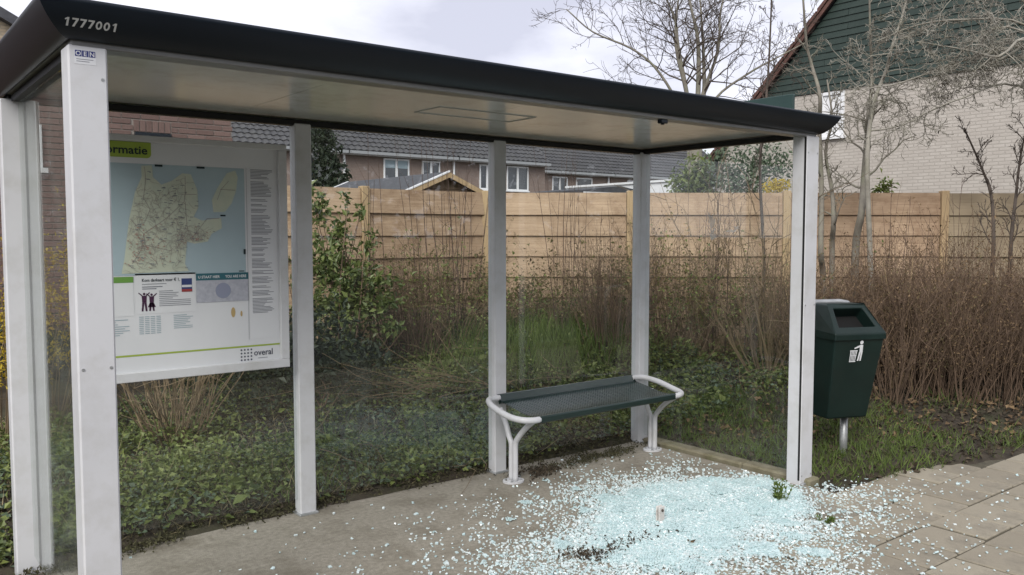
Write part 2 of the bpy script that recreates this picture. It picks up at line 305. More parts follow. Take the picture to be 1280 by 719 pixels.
sk = np.vstack([top, top-(0, 0, .06)]); mb.add(sk, [(i+1, i, n+i, n+i+1) for i in range(n-1)])
tag(mb.build('shelter_floor', MATS['concrete']), kind='structure')
mb = MB(); mb.bbox((4.235, -.10, -.12), (4.36, .44, .035), .012); mb.bbox((4.238, .445, -.12), (4.362, 1.50, .032), .012)
tag(mb.build('kerb', MATS['kerbstone']), kind='structure')
mb = MB(); mb.box((-14, -3.8, -.25), (30, -3.63, .0)); tag(mb.build('road_kerb', MATS['kerbstone']), kind='structure')
mb = MB(); mb.box((-60, -10.5, -.3), (60, -3.805, -.028)); tag(mb.build('road', MATS['asphalt']), kind='structure')

# ------------------------------------------------------------------ BUS SHELTER
sh = empty('bus_shelter', (0, 0, 0)); tag(sh, 'white bus shelter with dark roof edge numbered 1777001 and clear glass walls', 'bus shelter')
W = MATS['white_paint']; G = MATS['gasket']
def post(x0, x1, y0, y1, zt=2.268):
    mb = MB(); mb.bbox((x0, y0, -.02), (x1, y1, zt), .006); return mb.build('post', W, sh)
fl = post(-.062, .060, -.058, .052)
fr_ = post(4.186, 4.325, -.060, .045)
mb = MB(); mb.box((4.184, -.056, .03), (4.19, -.043, 2.26)); mb.build('glass_channel', G, fr_)
mb = MB(); mb.bbox((4.19, -.075, -.01), (4.33, .055, .012), .004); mb.build('base_plate', MATS['galvanised'], fr_)
bl = post(-.078, .082, D-.042, D+.042)
mb = MB(); mb.box((.018, D-.0445, .03), (.028, D-.03, 2.26)); mb.build('glass_channel', G, bl)
for i in (1, 2): post(i*BAY-.05, i*BAY+.05, D-.04, D+.04)
post(XR-.058, XR+.05, D-.045, D+.045)
for i, (a, b) in enumerate(((.085, BAY-.052), (BAY+.052, 2*BAY-.052), (2*BAY+.052, XR-.06))):
    mb = MB(); mb.box((a, D-.004, .09), (b, D+.004, 2.255)); mb.build('glass_pane', MATS['pane_dusty' if i == 1 else 'pane'], sh)
mb = MB(); mb.box((-.004, .056, .09), (.004, D-.046, 2.255)); mb.build('glass_pane', MATS['pane_side'], sh)
mb = MB(); mb.box((XR-.004, .049, .06), (XR+.004, D-.048, 2.255)); rp_ = mb.build('glass_pane', MATS['pane'], sh)
mb = MB(); ms_ = mat('smear', (.62, .64, .66), (.7, .7, .7), rough=.8)
def blob(px, py, rx, ry, seed):
    c_ = on(px, py, 0, XR-.0046); g_ = np.random.default_rng(seed); A_ = np.linspace(0, 2*math.pi, 23)[:-1]; q_ = 1+.35*g_.normal(size=22)
    mb.add([(XR-.0046, c_[1], c_[2])]+[(XR-.0046, c_[1]-rx*a_*math.cos(t), c_[2]+ry*a_*math.sin(t)) for t, a_ in zip(A_, q_)], [(0, 1+k, 1+(k+1) % 22) for k in range(22)])
for a_ in ((890, 278, .026, .05, 1), (891, 294, .030, .035, 2), (887, 270, .012, .03, 3), (915, 289, .040, .012, 4), (921, 285, .02, .012, 5)): blob(*a_)
mb.build('smear', ms_, rp_)['kind'] = 'stuff'; t_n = ms_.node_tree; b_n = t_n.nodes['Principled BSDF']; b_n.inputs['Alpha'].default_value = .55
for po_, x_, y_ in ((fl, -.045, -.058), (fl, .043, -.058), (fr_, 4.205, -.060), (fr_, 4.305, -.060)):
    for z_ in (.06, 1.18, 2.16):
        if po_ is fl and z_ > 2 and x_ < 0: continue
        b_ = MB(); b_.tube([(x_, y_+.002, z_), (x_, y_-.002, z_)], .0055, sides=8); b_.build('screw', MATS['galvanised'], po_)
for i in (1, 2, 3):
    b_ = MB(); x_ = i*BAY; b_.bbox((x_-.062, D-.056, -.02), (x_+.058, D+.05, .012), .004); b_.build('base_plate', MATS['galvanised'], sh)
# top rails with black seals
mb = MB(); mb.box((-.04, D-.03, 2.256), (XR+.04, D+.03, 2.285)); mb.build('seal_strip', G, sh)
mb = MB(); mb.box((-.03, .0, 2.2565), (.03, D-.031, 2.2855)); mb.build('seal_strip', G, sh)
mb = MB(); mb.box((XR-.03, .0, 2.2565), (XR+.03, D-.031, 2.2855)); mb.build('seal_strip', G, sh)
mb = MB(); mb.bbox((-.05, -.056, 2.262), (XR+.05, .03, 2.296), .004); mb.build('front_beam', MATS['beam'], sh)
# ceiling panels and hatch
ed = [-.05, 1.03, 2.12, 3.21, XR+.05]
for a, b in zip(ed[:-1], ed[1:]):
    mb = MB(); mb.box((a+.0015, .03, 2.300), (b-.0015, D+.05, 2.312)); mb.build('ceiling_panel', MATS['ceiling'], sh)
mb = MB(); hx0, hx1, hy0, hy1 = 1.79, 2.44, .535, .79; z0, z1 = 2.2955, 2.2998
for lo, hi in (((hx0, hy0), (hx1, hy0+.004)), ((hx0, hy1-.004), (hx1, hy1)), ((hx0, hy0+.004), (hx0+.004, hy1-.004)), ((hx1-.004, hy0+.004), (hx1, hy1-.004))): mb.box((*lo, z0), (*hi, z1))
mb.build('hatch_rim', MATS['ceiling'], sh)
# fascia ring, one piece per side
PROF = [(.054, 2.300), (.052, 2.284), (.064, 2.281), (.086, 2.290), (.110, 2.311), (.133, 2.337), (.149, 2.362), (.157, 2.379), (.161, 2.388), (.157, 2.396), (.135, 2.397)]
def ring(o): return [(-o, -o), (XR+o, -o), (XR+o, D+o), (-o, D+o)]
for sde in range(4):
    mb = MB(); A = []; B = []
    for o, z in PROF:
        c = ring(o); A.append((*c[sde], z)); B.append((*c[(sde+1) % 4], z))
    n = len(A); mb.add(np.array(A+B), [(i, n+i, n+i+1, i+1) for i in range(n-1)])
    fo = mb.build('fascia', MATS['dark_metal'], sh, smooth=True)
    if sde == 0: front_fascia = fo
mb = MB(); mb.box((-.135, -.135, 2.372), (XR+.135, D+.135, 2.3965)); mb.build('roof_panel', MATS['roof_top'], sh)
mb = MB(); mb.bbox((4.285, .12, 2.397), (4.315, 1.30, 2.562), .003); mb.build('roof_sign_panel', MATS['green_panel'], sh)
mb = MB(); mb.bbox((2.838, -.05, 2.240), (2.886, -.012, 2.262), .004); mb.tube([(2.862, -.03, 2.234), (2.862, -.03, 2.240)], .010, sides=8); mb.build('sensor', MATS['dark_metal'], sh)
# number on the fascia, laid on the curved face
prof = np.array(PROF[2:8]); sl_ = np.concatenate([[0], np.cumsum(np.linalg.norm(np.diff(prof, axis=0), axis=1))])
dg_h, dg_w, pit = .0310, .0185, .0238; NV = []; NF = []; nn_ = 0
def add_num(V, F):
    global nn_
    NV.append(np.asarray(V, float)); NF.append(np.asarray(F)+nn_); nn_ += len(V)
for k, ch in enumerate('1777001'):
    x0 = -.084+k*pit
    if ch == '1': P = [(.0085, 0), (.0150, 0), (.0150, 1), (.0092, 1), (.0020, .80), (.0040, .68), (.0085, .78)]; F = [(0, 1, 2), (0, 2, 6), (6, 2, 3), (6, 3, 4), (6, 4, 5)]
    elif ch == '7': P = [(.0, 1), (.0, .80), (.0115, .80), (.0030, 0), (.0100, 0), (.0190, .84), (.0190, 1)]; F = [(0, 1, 2), (0, 2, 6), (2, 5, 6), (2, 3, 4), (2, 4, 5)]
    else:
        A_ = np.linspace(0, 2*math.pi, 21)[:-1]; P = [(.0097+.0097*math.cos(q), .5+.5*math.sin(q)) for q in A_]+[(.0097+.0040*math.cos(q), .5+.30*math.sin(q)) for q in A_]; F = [f_ for q in range(20) for f_ in ((q, (q+1) % 20, 20+(q+1) % 20), (q, 20+(q+1) % 20, 20+q))]
    # subdivided in height so that it follows the curved face
    add_num([(x0+p[0], p[1]*dg_h, 0) for p in P], F)
V = np.vstack(NV); F = np.vstack(NF); V[:, 0] += (V[:, 1]/dg_h)*.0015
s_ = .060+V[:, 1]; oo = np.interp(s_, sl_, prof[:, 0]); zz = np.interp(s_, sl_, prof[:, 1])
mb = MB(); mb.add(np.stack([V[:, 0], -oo-.0022, zz-.0014], -1), F); mb.build('number_lettering', MATS['silver'], front_fascia)
# sticker on the post
mb = MB(); mb.box((-.042, -.0588, 2.205), (.024, -.0581, 2.252)); stk = mb.build('sticker', MATS['print_white'], fl)
mb = MB()
for k in range(3): mb.box((-.040+k*.0212, -.0594, 2.230), (-.0204+k*.0212, -.0589, 2.250))
mb.build('emblem_squares', MATS['sticker_blue'], stk)
mb = MB()
for k, ch in enumerate('OEN'):
    V, F = text(ch, .021, .0004, 'CENTER'); mb.add(np.stack([V[:, 0]-.0302+k*.0212, 0*V[:, 0]-.0598, V[:, 1]+2.2325], -1), F)
mb.build('emblem_lettering', MATS['print_white'], stk)
mb = MB()
for k in range(2): mb.box((-.036, -.0592, 2.220-k*.007), (.016-k*.012, -.0589, 2.2222-k*.007))
mb.build('small_print', MATS['lettergrey'], stk)

# ------------------------------------------------------------------ INFORMATION BOARD
YB = 1.364
ib = empty('information_board', (.77, YB, .89)); tag(ib, 'white framed information board with transit map and notices inside the shelter', 'information board')
bx0, bx1, bz0, bz1, fw_ = .235, 1.297, .889, 2.137, .048
mb = MB(); mb.box((bx0+.01, YB+.002, bz0+.01), (bx1-.01, YB+.03, bz1-.01)); mb.build('back_panel', MATS['white_paint'], ib)
for lo, hi in (((bx0, bz0), (bx1, bz0+fw_)), ((bx0, bz1-.032), (bx1, bz1)), ((bx0, bz0+fw_), (bx0+fw_, bz1-.032)), ((bx1-fw_, bz0+fw_), (bx1, bz1-.032))):
    mb = MB(); mb.bbox((lo[0], YB-.022, lo[1]), (hi[0], YB+.031, hi[1]), .003); mb.build('frame', W, ib)
for zb_ in (1.0, 2.0):
    for xx_ in (bx0+.06, bx1-.06):
        mb = MB(); mb.tube([(xx_, YB+.031, zb_), (xx_, D-.004, zb_)], .016, sides=10); mb.build('mounting_stud', MATS['galvanised'], ib)
mb = MB(); mb.box((bx0+fw_, YB, bz0+fw_), (bx1-fw_, YB+.0015, bz1-.032)); sheet = mb.build('poster', MATS['paper'], ib)
LAY = [0]
def rect(x0, z0, x1, z1, lay=1, m=None, mb=None):
    y = YB-.0012*lay; q = [(x0, y, z0), (x1, y, z0), (x1, y, z1), (x0, y, z1)]
    t = mb or MB(); t.add(q, [(0, 1, 2, 3)])
    return t
def part(name, mb, m, par=sheet):
    o = mb.build(name, MATS[m], par)
    if name in ('timetable_lines', 'map_main_roads', 'map_minor_roads', 'map_towns', 'map_arrows', 'text_lines', 'fare_text_lines', 'logo_dots', 'sticker_residue'): o['kind'] = 'stuff'
    return o
def bw(x, y): p = on(x, y, 1, YB); return p[0], p[2]
def roundrect(x0, z0, x1, z1, r, lay):
    y = YB-.0012*lay; P = []
    for cx, cz, a0 in ((x1-r, z1, None), (x0, z1, None), (x0, z0, None), (x1-r, z0+r, 270)):
        if a0 is None: P.append((cx if cx != x1-r else x1, y, cz))
        else: P += [(cx+r*math.cos(R(a)), y, cz+r*math.sin(R(a))) for a in range(270, 361, 15)]
    t = MB(); t.poly(P); return t
part('title_tag', roundrect(.288, 2.024, .579, 2.103, .022, 2), 'lime')
V, F = text('Informatie', .068, .0013); wd = V[:, 0].max(); V[:, 0] *= .262/wd; V[:, 0] += .299
mb = MB(); mb.add(np.stack([V[:, 0], 0*V[:, 0]-.0036+YB, V[:, 1]*.85+2.043], -1), F); part('title_lettering', mb, 'ink')
part('map', rect(.30, 1.43, 1.060, 1.995), 'map_sea')
sc_ = 1057/250
def zp(pts, oy): return [bw(120+x/sc_, oy+y/sc_) for x, y in pts]
land = zp([(238, 200), (295, 198), (300, 260), (345, 300), (400, 280), (455, 240), (500, 245), (535, 330), (540, 420), (515, 470), (560, 490), (660, 475), (665, 530), (610, 560), (590, 600), (520, 612), (480, 600), (470, 719)], 160) + zp([(490, 80), (135, 95), (150, 10)], 320) + zp([(160, 600), (175, 480), (205, 340), (240, 260)], 160)
land2 = zp([(690, 240), (735, 225), (748, 262), (740, 330), (715, 400), (680, 445), (620, 445), (612, 380), (640, 320)], 160)
from mathutils.geometry import tessellate_polygon
def flatpoly(name, P, lay, m):
    V = [Vector((x, YB-.0012*lay, z)) for x, z in P]; t = MB(); T = tessellate_polygon([V])
    t.add([v_[:] for v_ in V], [f_ for f_ in T]); return part(name, t, m)
flatpoly('map_land', land, 2, 'map_land'); flatpoly('map_island', land2, 2, 'map_land')
def strokes(name, lines, wdt, lay, m):
    t = MB(); y = YB-.0012*lay
    for ln in lines:
        for (x0, z0), (x1, z1) in zip(ln[:-1], ln[1:]):
            dx, dz = x1-x0, z1-z0; l_ = math.hypot(dx, dz)+1e-9; nx_, nz_ = -dz/l_*wdt/2, dx/l_*wdt/2
            t.add([(x0+nx_, y, z0+nz_), (x0-nx_, y, z0-nz_), (x1-nx_, y, z1-nz_), (x1+nx_, y, z1+nz_)], [(0, 1, 2, 3)]); y -= .000004
    return part(name, t, m)
main_roads = [zp([(255, 205), (262, 270), (250, 370), (285, 430), (255, 500), (200, 520)], 160), zp([(470, 255), (470, 350), (465, 390), (380, 470), (340, 500), (250, 560), (260, 620), (400, 650)], 160), zp([(470, 390), (480, 520), (500, 590), (585, 480), (650, 478)], 160), zp([(440, 350), (530, 352)], 160), zp([(180, 480), (250, 560), (240, 640), (190, 719)], 160), zp([(655, 325), (735, 330)], 160), zp([(640, 380), (660, 325), (700, 280)], 160)]
strokes('map_main_roads', main_roads, .0024, 3, 'map_road')
rl = random.Random(5); minor = []
for k in range(420):
    a = rl.choice(land[2:]); cx_, cz_ = .60+rl.uniform(-.16, .16), 1.68+rl.uniform(-.25, .25)
    if k % 5 == 0: cx_, cz_ = .78+rl.uniform(-.08, .08), 1.62+rl.uniform(-.04, .04)
    p = [(cx_, cz_)]; an = rl.uniform(0, 6.28)
    for q in range(4): an += rl.uniform(-.8, .8); p.append((p[-1][0]+.013*math.cos(an), p[-1][1]+.013*math.sin(an)))
    # keep roads on land
    def inside(x, z):
        c = False; j = len(land)-1
        for i in range(len(land)):
            xi, zi = land[i]; xj, zj = land[j]
            if (zi > z) != (zj > z) and x < (xj-xi)*(z-zi)/(zj-zi)+xi: c = not c
            j = i
        return c
    if all(inside(*q) for q in p): minor.append(p)
strokes('map_minor_roads', minor, .0013, 4, 'map_road')
t = MB()
for k in range(170):
    cx_, cz_ = (.52+rl.gauss(0, .05), 1.57+rl.gauss(0, .06)) if k % 3 else (.80+rl.gauss(0, .05), 1.60+rl.gauss(0, .03))
    if inside(cx_, cz_): rect(cx_, cz_, cx_+rl.uniform(.003, .012), cz_+rl.uniform(.002, .007), 5+.01*k, mb=t)
part('map_towns', t, 'map_town')
t = MB()
for k in range(130):
    cx_, cz_ = rl.uniform(.45, .92), rl.uniform(1.46, 1.96)
    if inside(cx_, cz_): rect(cx_, cz_, cx_+rl.uniform(.008, .024), cz_+.0028, 7+.01*k, mb=t)
part('map_names', t, 'lettergrey')['kind'] = 'stuff'
t = MB()
for x0, z0, w_, h_ in ((.595, 1.984, .038, .011), (.805, 1.984, .042, .011), (.925, 1.735, .028, .008), (1.048, 1.53, .012, .028), (1.02, 1.436, .03, .005)): rect(x0, z0, x0+w_, z0+h_, 3, mb=t)
part('map_arrows', t, 'ink')
part('text_column', rect(1.078, 1.062, 1.242, 2.006), 'print_white')
part('column_rule', rect(1.070, 1.06, 1.0715, 2.0, 2), 'lettergrey')
t = MB(); z = 1.99; k = 0
while z > 1.20:
    ln = rl.uniform(.06, .125); rect(1.094, z, 1.094+ln, z+.0032, 2, mb=t); z -= .0078; k += 1
    if rl.random() < .14: z -= .011
part('text_lines', t, 'lettergrey')
part('notice_green', rect(.33, 1.225, .477, 1.425), 'print_white'); part('notice_green_band', rect(.33, 1.395, .477, 1.425, 2), 'leafgreen')
part('fare_notice', rect(.486, 1.232, .786, 1.438), 'print_white')
V, F = text('Kom dagkaart voor € 1,', .022, .0004); V[:, 0] *= .19/V[:, 0].max(); mb = MB(); mb.add(np.stack([V[:, 0]+.517, 0*V[:, 0]+YB-.0026, V[:, 1]+1.397], -1), F); part('fare_lettering', mb, 'ink')
t = MB()
for k, (x0, z0, ln, hh) in enumerate([(.518, 1.383, .12, .003), (.518, 1.368, .10, .0045), (.518, 1.358, .07, .0045)] + [(.60, 1.345-.0095*q, rl.uniform(.06, .11) if q < 5 else .16, .003) for q in range(9)]): rect(x0, z0, x0+ln, z0+hh, 2, mb=t)
part('fare_text_lines', t, 'lettergrey')
t = MB(); rect(.714, 1.338, .768, 1.408, 2, mb=t); part('booklet_cover', t, 'cover_blue'); part('booklet_band', rect(.7155, 1.362, .7665, 1.374, 3), 'print_white'); part('booklet_foot', rect(.714, 1.338, .768, 1.352, 3), 'cover_red')
def figure(cx_, cz_, s, skirt):
    t = MB(); y = YB-.0026
    P = lambda pts: t.poly([(cx_+a*s, y, cz_+b*s) for a, b in pts])
    P([(.07*math.cos(a)*1, .93+.07*math.sin(a)) for a in np.linspace(0, 6.28, 9)[:-1]])
    P([(-.13, .84), (-.11, .48), (.11, .48), (.13, .84)])
    P([(-.13, .82), (-.30, .98), (-.27, 1.02), (-.08, .86)]); P([(.13, .82), (.08, .86), (.27, 1.02), (.30, .98)])
    if skirt: P([(-.11, .47), (-.22, .22), (.22, .22), (.11, .47)])
    P([(-.11, .475), (-.15, 0), (-.06, 0), (.0, .475)]); P([(.0, .475), (.06, 0), (.15, 0), (.11, .475)])
    return part('notice_figure', t, 'purple')
figure(.527, 1.246, .095, False); figure(.563, 1.246, .09, True)
t = MB()
for k in range(10):
    for q in range(4): rect(.50+q*.028, 1.215-k*.0095, .522+q*.028, 1.219-k*.0095, 1, mb=t)
for k in range(8): rect(.67, 1.215-k*.0095, .67+rl.uniform(.06, .10), 1.2185-k*.0095, 1, mb=t)
for k in range(8): rect(.335, 1.205-k*.011, .335+rl.uniform(.05, .12), 1.209-k*.011, 1, mb=t)
part('timetable_lines', t, 'blind')
part('location_header', rect(.789, 1.394, 1.073, 1.431, 2), 'teal')
for body, x0, wdt in (('U STAAT HIER', .800, .115), ('YOU ARE HERE', .945, .115)):
    V, F = text(body, .02, .0004); V[:, 0] *= wdt/V[:, 0].max(); mb = MB(); mb.add(np.stack([V[:, 0]+x0, 0*V[:, 0]+YB-.0036, V[:, 1]+1.405], -1), F); part('location_lettering', mb, 'print_white')
part('location_map', rect(.789, 1.276, 1.073, 1.394, 2), 'photo_grey')
t = MB(); t.poly([(.932+.042*math.cos(a), YB-.0036, 1.336+.042*math.sin(a)) for a in np.linspace(0, 6.283, 25)[:-1]]); part('location_circle', t, 'photo_dot')
t = MB(); t.poly([(.985+.012*math.cos(a), YB-.0014, 1.215+.028*math.sin(a)) for a in np.linspace(0, 6.283, 13)[:-1]]); t.poly([(1.03+.006*math.cos(a), YB-.0014, 1.205+.016*math.sin(a)) for a in np.linspace(0, 6.283, 11)[:-1]]); part('sticker_residue', t, 'ochre')
part('lime_rule', rect(.30, 1.018, 1.247, 1.027), 'lime')
t = MB()
for a in range(4):
    for b in range(4):
        if (a, b) in ((2, 1), (2, 2)) and 0: continue
        cx_, cz_ = 1.026+a*.0185, .948+b*.0185
        t.poly([(cx_+.0052*math.cos(q), YB-.0014, cz_+.0052*math.sin(q)) for q in np.linspace(0, 6.283, 9)[:-1]])
part('logo_dots', t, 'dot_ink')
V, F = text('overal', .05, .0007); V[:, 0] *= .108/V[:, 0].max(); mb = MB(); mb.add(np.stack([V[:, 0]+1.096, 0*V[:, 0]+YB-.0014, V[:, 1]*.95+.968], -1), F); part('logo_lettering', mb, 'dot_ink')
part('logo_small_print', rect(1.12, .951, 1.175, .954), 'lettergrey')

# ------------------------------------------------------------------ BENCH
be = empty('bench', (3.435, 1.16, 0)); tag(be, 'perforated dark green metal bench with white tubular ends and legs', 'bench')
BX0, BX1, BF, BB = 2.785, 4.09, .915, 1.345
def seat_z(y): return .462 + .045*sm(1.0, BB, y) + .01*sm(.97, BF, y)
mb = MB(); nxs, nys = 58, 17; cx = (BX1-BX0)/nxs; cyy = (BB-.03-BF-.02)/nys
for i in range(nxs):
    for j in range(nys):
        x0 = BX0+i*cx; y0 = BF+.02+j*cyy; a, b = cx*.24, cyy*.24
        O = [(x0, y0), (x0+cx, y0), (x0+cx, y0+cyy), (x0, y0+cyy)]; I = [(x0+a, y0+b), (x0+cx-a, y0+b), (x0+cx-a, y0+cyy-b), (x0+a, y0+cyy-b)]
        V = [(x, y, float(seat_z(y))) for x, y in O+I]+[(x, y, float(seat_z(y))-.004) for x, y in I]
        mb.add(V, [(0, 1, 5, 4), (1, 2, 6, 5), (2, 3, 7, 6), (3, 0, 4, 7), (4, 5, 9, 8), (5, 6, 10, 9), (6, 7, 11, 10), (7, 4, 8, 11)])
seat = mb.build('seat', MATS['bench_green'], be)
mb = MB(); zf = float(seat_z(BF)); mb.bbox((BX0, BF-.006, zf-.042), (BX1, BF+.0195, zf+.004), .008); mb.build('front_rail', MATS['bench_green'], seat)
zb = float(seat_z(BB)); mb = MB(); P = [(BX0, BB-.03, zb-.003), (BX0, BB-.012, zb+.002), (BX0, BB+.006, zb+.045), (BX0, BB+.016, zb+.047), (BX0, BB+.018, zb+.036), (BX0, BB-.002, zb-.02)]
mb.prism([p for p in P], (BX1-BX0, 0, 0)); mb.build('back_rail', MATS['bench_green'], seat)
def smooth_path(P, n=6):
    P = np.array(P, float); Q = np.vstack([2*P[0]-P[1], P, 2*P[-1]-P[-2]]); out = []
    for i in range(1, len(Q)-2):
        for t in np.linspace(0, 1, n, endpoint=False):
            a, b, c, d = Q[i-1:i+3]; out.append(.5*((2*b)+(c-a)*t+(2*a-5*b+4*c-d)*t*t+(3*b-a-3*c+d)*t**3))
    return np.vstack(out+[P[-1]])
for sgn, x0 in ((-1, BX0), (1, BX1)):
    mb = MB(); mb.tube(smooth_path([(x0-sgn*.01, BF+.01, zf-.018), (x0+sgn*.05, BF+.008, zf-.016), (x0+sgn*.11, BF+.05, zf-.012), (x0+sgn*.14, BF+.15, zf+.0), (x0+sgn*.14, BB-.12, zf+.035), (x0+sgn*.10, BB-.02, zf+.055), (x0+sgn*.04, BB+.008, zf+.058), (x0-sgn*.01, BB+.008, zf+.058)]), .0205, sides=12)
    ends = mb.build('end_loop', W, be, smooth=True)
    xl = x0+sgn*.02
    for dy, yt, zt in ((-.0215, BF+.03, zf-.03), (.0215, BB-.05, zf+.0)):
        mb = MB(); mb.tube(smooth_path([(xl, 1.16+dy, .012), (xl, 1.16+dy, .16), (xl, 1.16+dy*1.05, .255), (xl, 1.16+dy*2.2, .30), (xl, (1.16+yt)/2+dy*.6, .375), (xl+sgn*.01, yt, zt)]), .0185, sides=10); mb.build('leg', W, be, smooth=True)
    mb = MB(); a = np.linspace(0, 2*math.pi, 25)[:-1]; mb.prism([(xl+.075*math.cos(q), 1.16+.065*math.sin(q), .001) for q in a], (0, 0, .011)); bp_ = mb.build('base_plate', W, be)
    for q in range(4):
        qa = q*math.pi/2+.785; mb = MB(); mb.tube([(xl+.055*math.cos(qa), 1.16+.048*math.sin(qa), .012), (xl+.055*math.cos(qa), 1.16+.048*math.sin(qa), .021)], .008, sides=6); mb.build('bolt', MATS['galvanised'], bp_)

# ------------------------------------------------------------------ LITTER BIN
bn_loc = np.array((5.065, .295, float(hgt(5.065, .295)))); bn = empty('litter_bin', bn_loc); tag(bn, 'dark green litter bin with white litter pictogram on steel frame beside shelter', 'litter bin')
ang = R(-22.6); Rm = np.array([[math.cos(ang), -math.sin(ang), 0], [math.sin(ang), math.cos(ang), 0], [0, 0, 1]])
def bl_(v): return np.asarray(v, float)@Rm.T + np.array((5.065, .295, 0))
WT, WB, DT, DB, ZB, ZS, ZT = .205, .165, .33, .205, .315, .93, 1.135      # half widths, depths, bottom, shoulder, top
def add_loc(mb, V, F): mb.add(bl_(V), F)
yb0 = -.03
V = [(-WB, yb0, ZB), (WB, yb0, ZB), (WB, yb0-DB, ZB), (-WB, yb0-DB, ZB), (-WT, yb0, ZS), (WT, yb0, ZS), (WT, yb0-DT, ZS), (-WT, yb0-DT, ZS)]
mb = MB(); add_loc(mb, V, [(0, 1, 2, 3), (0, 4, 5, 1), (1, 5, 6, 2), (2, 6, 7, 3), (3, 7, 4, 0)]); body = mb.build('body', MATS['bin_green'], bn)
bpy.context.view_layer.update()
bv = body.modifiers.new('bevel', 'BEVEL'); bv.width = .014; bv.segments = 3; bv.limit_method = 'ANGLE'
# hood: sides lean in, front slopes back and carries the opening
t_ = .006
A = np.array([(-WT-t_, yb0, ZS-.03), (WT+t_, yb0, ZS-.03), (WT+t_, yb0-DT-t_, ZS-.03), (-WT-t_, yb0-DT-t_, ZS-.03), (-WT-t_, yb0, ZS+.03), (WT+t_, yb0, ZS+.03), (WT+t_, yb0-DT-t_, ZS+.012), (-WT-t_, yb0-DT-t_, ZS+.012),
              (-WT+.04, yb0, ZT), (WT-.04, yb0, ZT), (WT-.055, yb0-.16, ZT), (-WT+.055, yb0-.16, ZT)])
mb = MB(); f0, f1, f2, f3 = A[7], A[6], A[10], A[11]
def bil(u, v): return (f0*(1-u)+f1*u)*(1-v)+(f3*(1-u)+f2*u)*v
u0, u1, v0, v1 = .12, .88, .24, .86; O = [bil(u0, v0), bil(u1, v0), bil(u1, v1), bil(u0, v1)]; nrm = np.cross(f1-f0, f3-f0); nrm /= np.linalg.norm(nrm); I = [o-nrm*.10 for o in O]
V = list(A)+O+I
add_loc(mb, V, [(0, 1, 5, 4), (1, 2, 6, 5), (2, 3, 7, 6), (3, 0, 4, 7), (4, 5, 9, 8), (5, 6, 10, 9), (7, 4, 8, 11), (8, 9, 10, 11), (7, 6, 13, 12), (6, 10, 14, 13), (10, 11, 15, 14), (11, 7, 12, 15), (12, 13, 17, 16), (13, 14, 18, 17), (14, 15, 19, 18), (15, 12, 16, 19)])
hood = mb.build('hood', MATS['bin_green'], bn); hb = hood.modifiers.new('bevel', 'BEVEL'); hb.width = .010; hb.segments = 3; hb.limit_method = 'ANGLE'
mb = MB(); add_loc(mb, [i_+nrm*.002 for i_ in I], [(0, 1, 2, 3)]); mb.build('opening', MATS['bin_inside'], hood)
# pictogram on the front face: figure dropping litter in a basket
def ff(u, v, d=.003):       # front face coordinates, metres from the top middle
    k = (ZS-.035-v-ZB)/(ZS-ZB); y = yb0-(DB+(DT-DB)*k); return (u, y-d, ZS-.035-v)
def pic(polys, name):
    mb = MB()
    for P in polys: mb.add(bl_([ff(*p) for p in P]), [(0, i+1, i) for i in range(1, len(P)-1)])
    mb.build(name, MATS['print_white'], body)
ox = -.005; s_ = 1.0
cc = lambda cx_, cy_, r: [(ox+cx_+r*math.cos(a), cy_-r*math.sin(a)) for a in np.linspace(0, 6.283, 11)[:-1]]
pl_ = lambda pts: [(ox+a, b) for a, b in pts]
pic([cc(.022, .016, .014), pl_([(.010, .034), (.036, .034), (.040, .085), (.014, .085)]), pl_([(.012, .085), (.026, .085), (.016, .150), (.004, .150)]), pl_([(.027, .085), (.040, .085), (.036, .150), (.024, .150)]), pl_([(.010, .036), (.014, .050), (-.030, .064), (-.032, .054)])], 'pictogram_figure')
pic([pl_([(-.060+q*.012, .080), (-.053+q*.012, .080), (-.054+q*.0105, .150), (-.059+q*.0105, .150)]) for q in range(5)] + [pl_([(-.064, .072), (-.002, .072), (-.002, .079), (-.064, .079)]), pl_([(-.060, .151), (-.008, .151), (-.008, .157), (-.060, .157)]), pl_([(-.060, .108), (-.006, .108), (-.006, .113), (-.060, .113)])], 'pictogram_basket')
mb = MB(); hh = .03; P = [(-.215, .02, -.1), (-.215, .02, 1.02), (-.205, .02, 1.09), (-.165, .02, 1.125), (-.1, .02, 1.135), (.1, .02, 1.135), (.165, .02, 1.125), (.205, .02, 1.09), (.215, .02, 1.02), (.215, .02, .45)]
mb.tube(bl_(P), .022, sides=12); mb.build('steel_frame', MATS['galvanised'], bn, smooth=True)
mb = MB(); mb.tube(bl_([(.075, -.10, -.1), (.075, -.10, .33)]), .028, sides=12); mb.build('post', MATS['galvanised'], bn, smooth=True)
mb = MB(); mb.box((-.2, yb0, .55), (.2, .0, .60), (Rm, np.array((5.065, .295, 0)))); mb.build('bracket', MATS['galvanised'], bn)

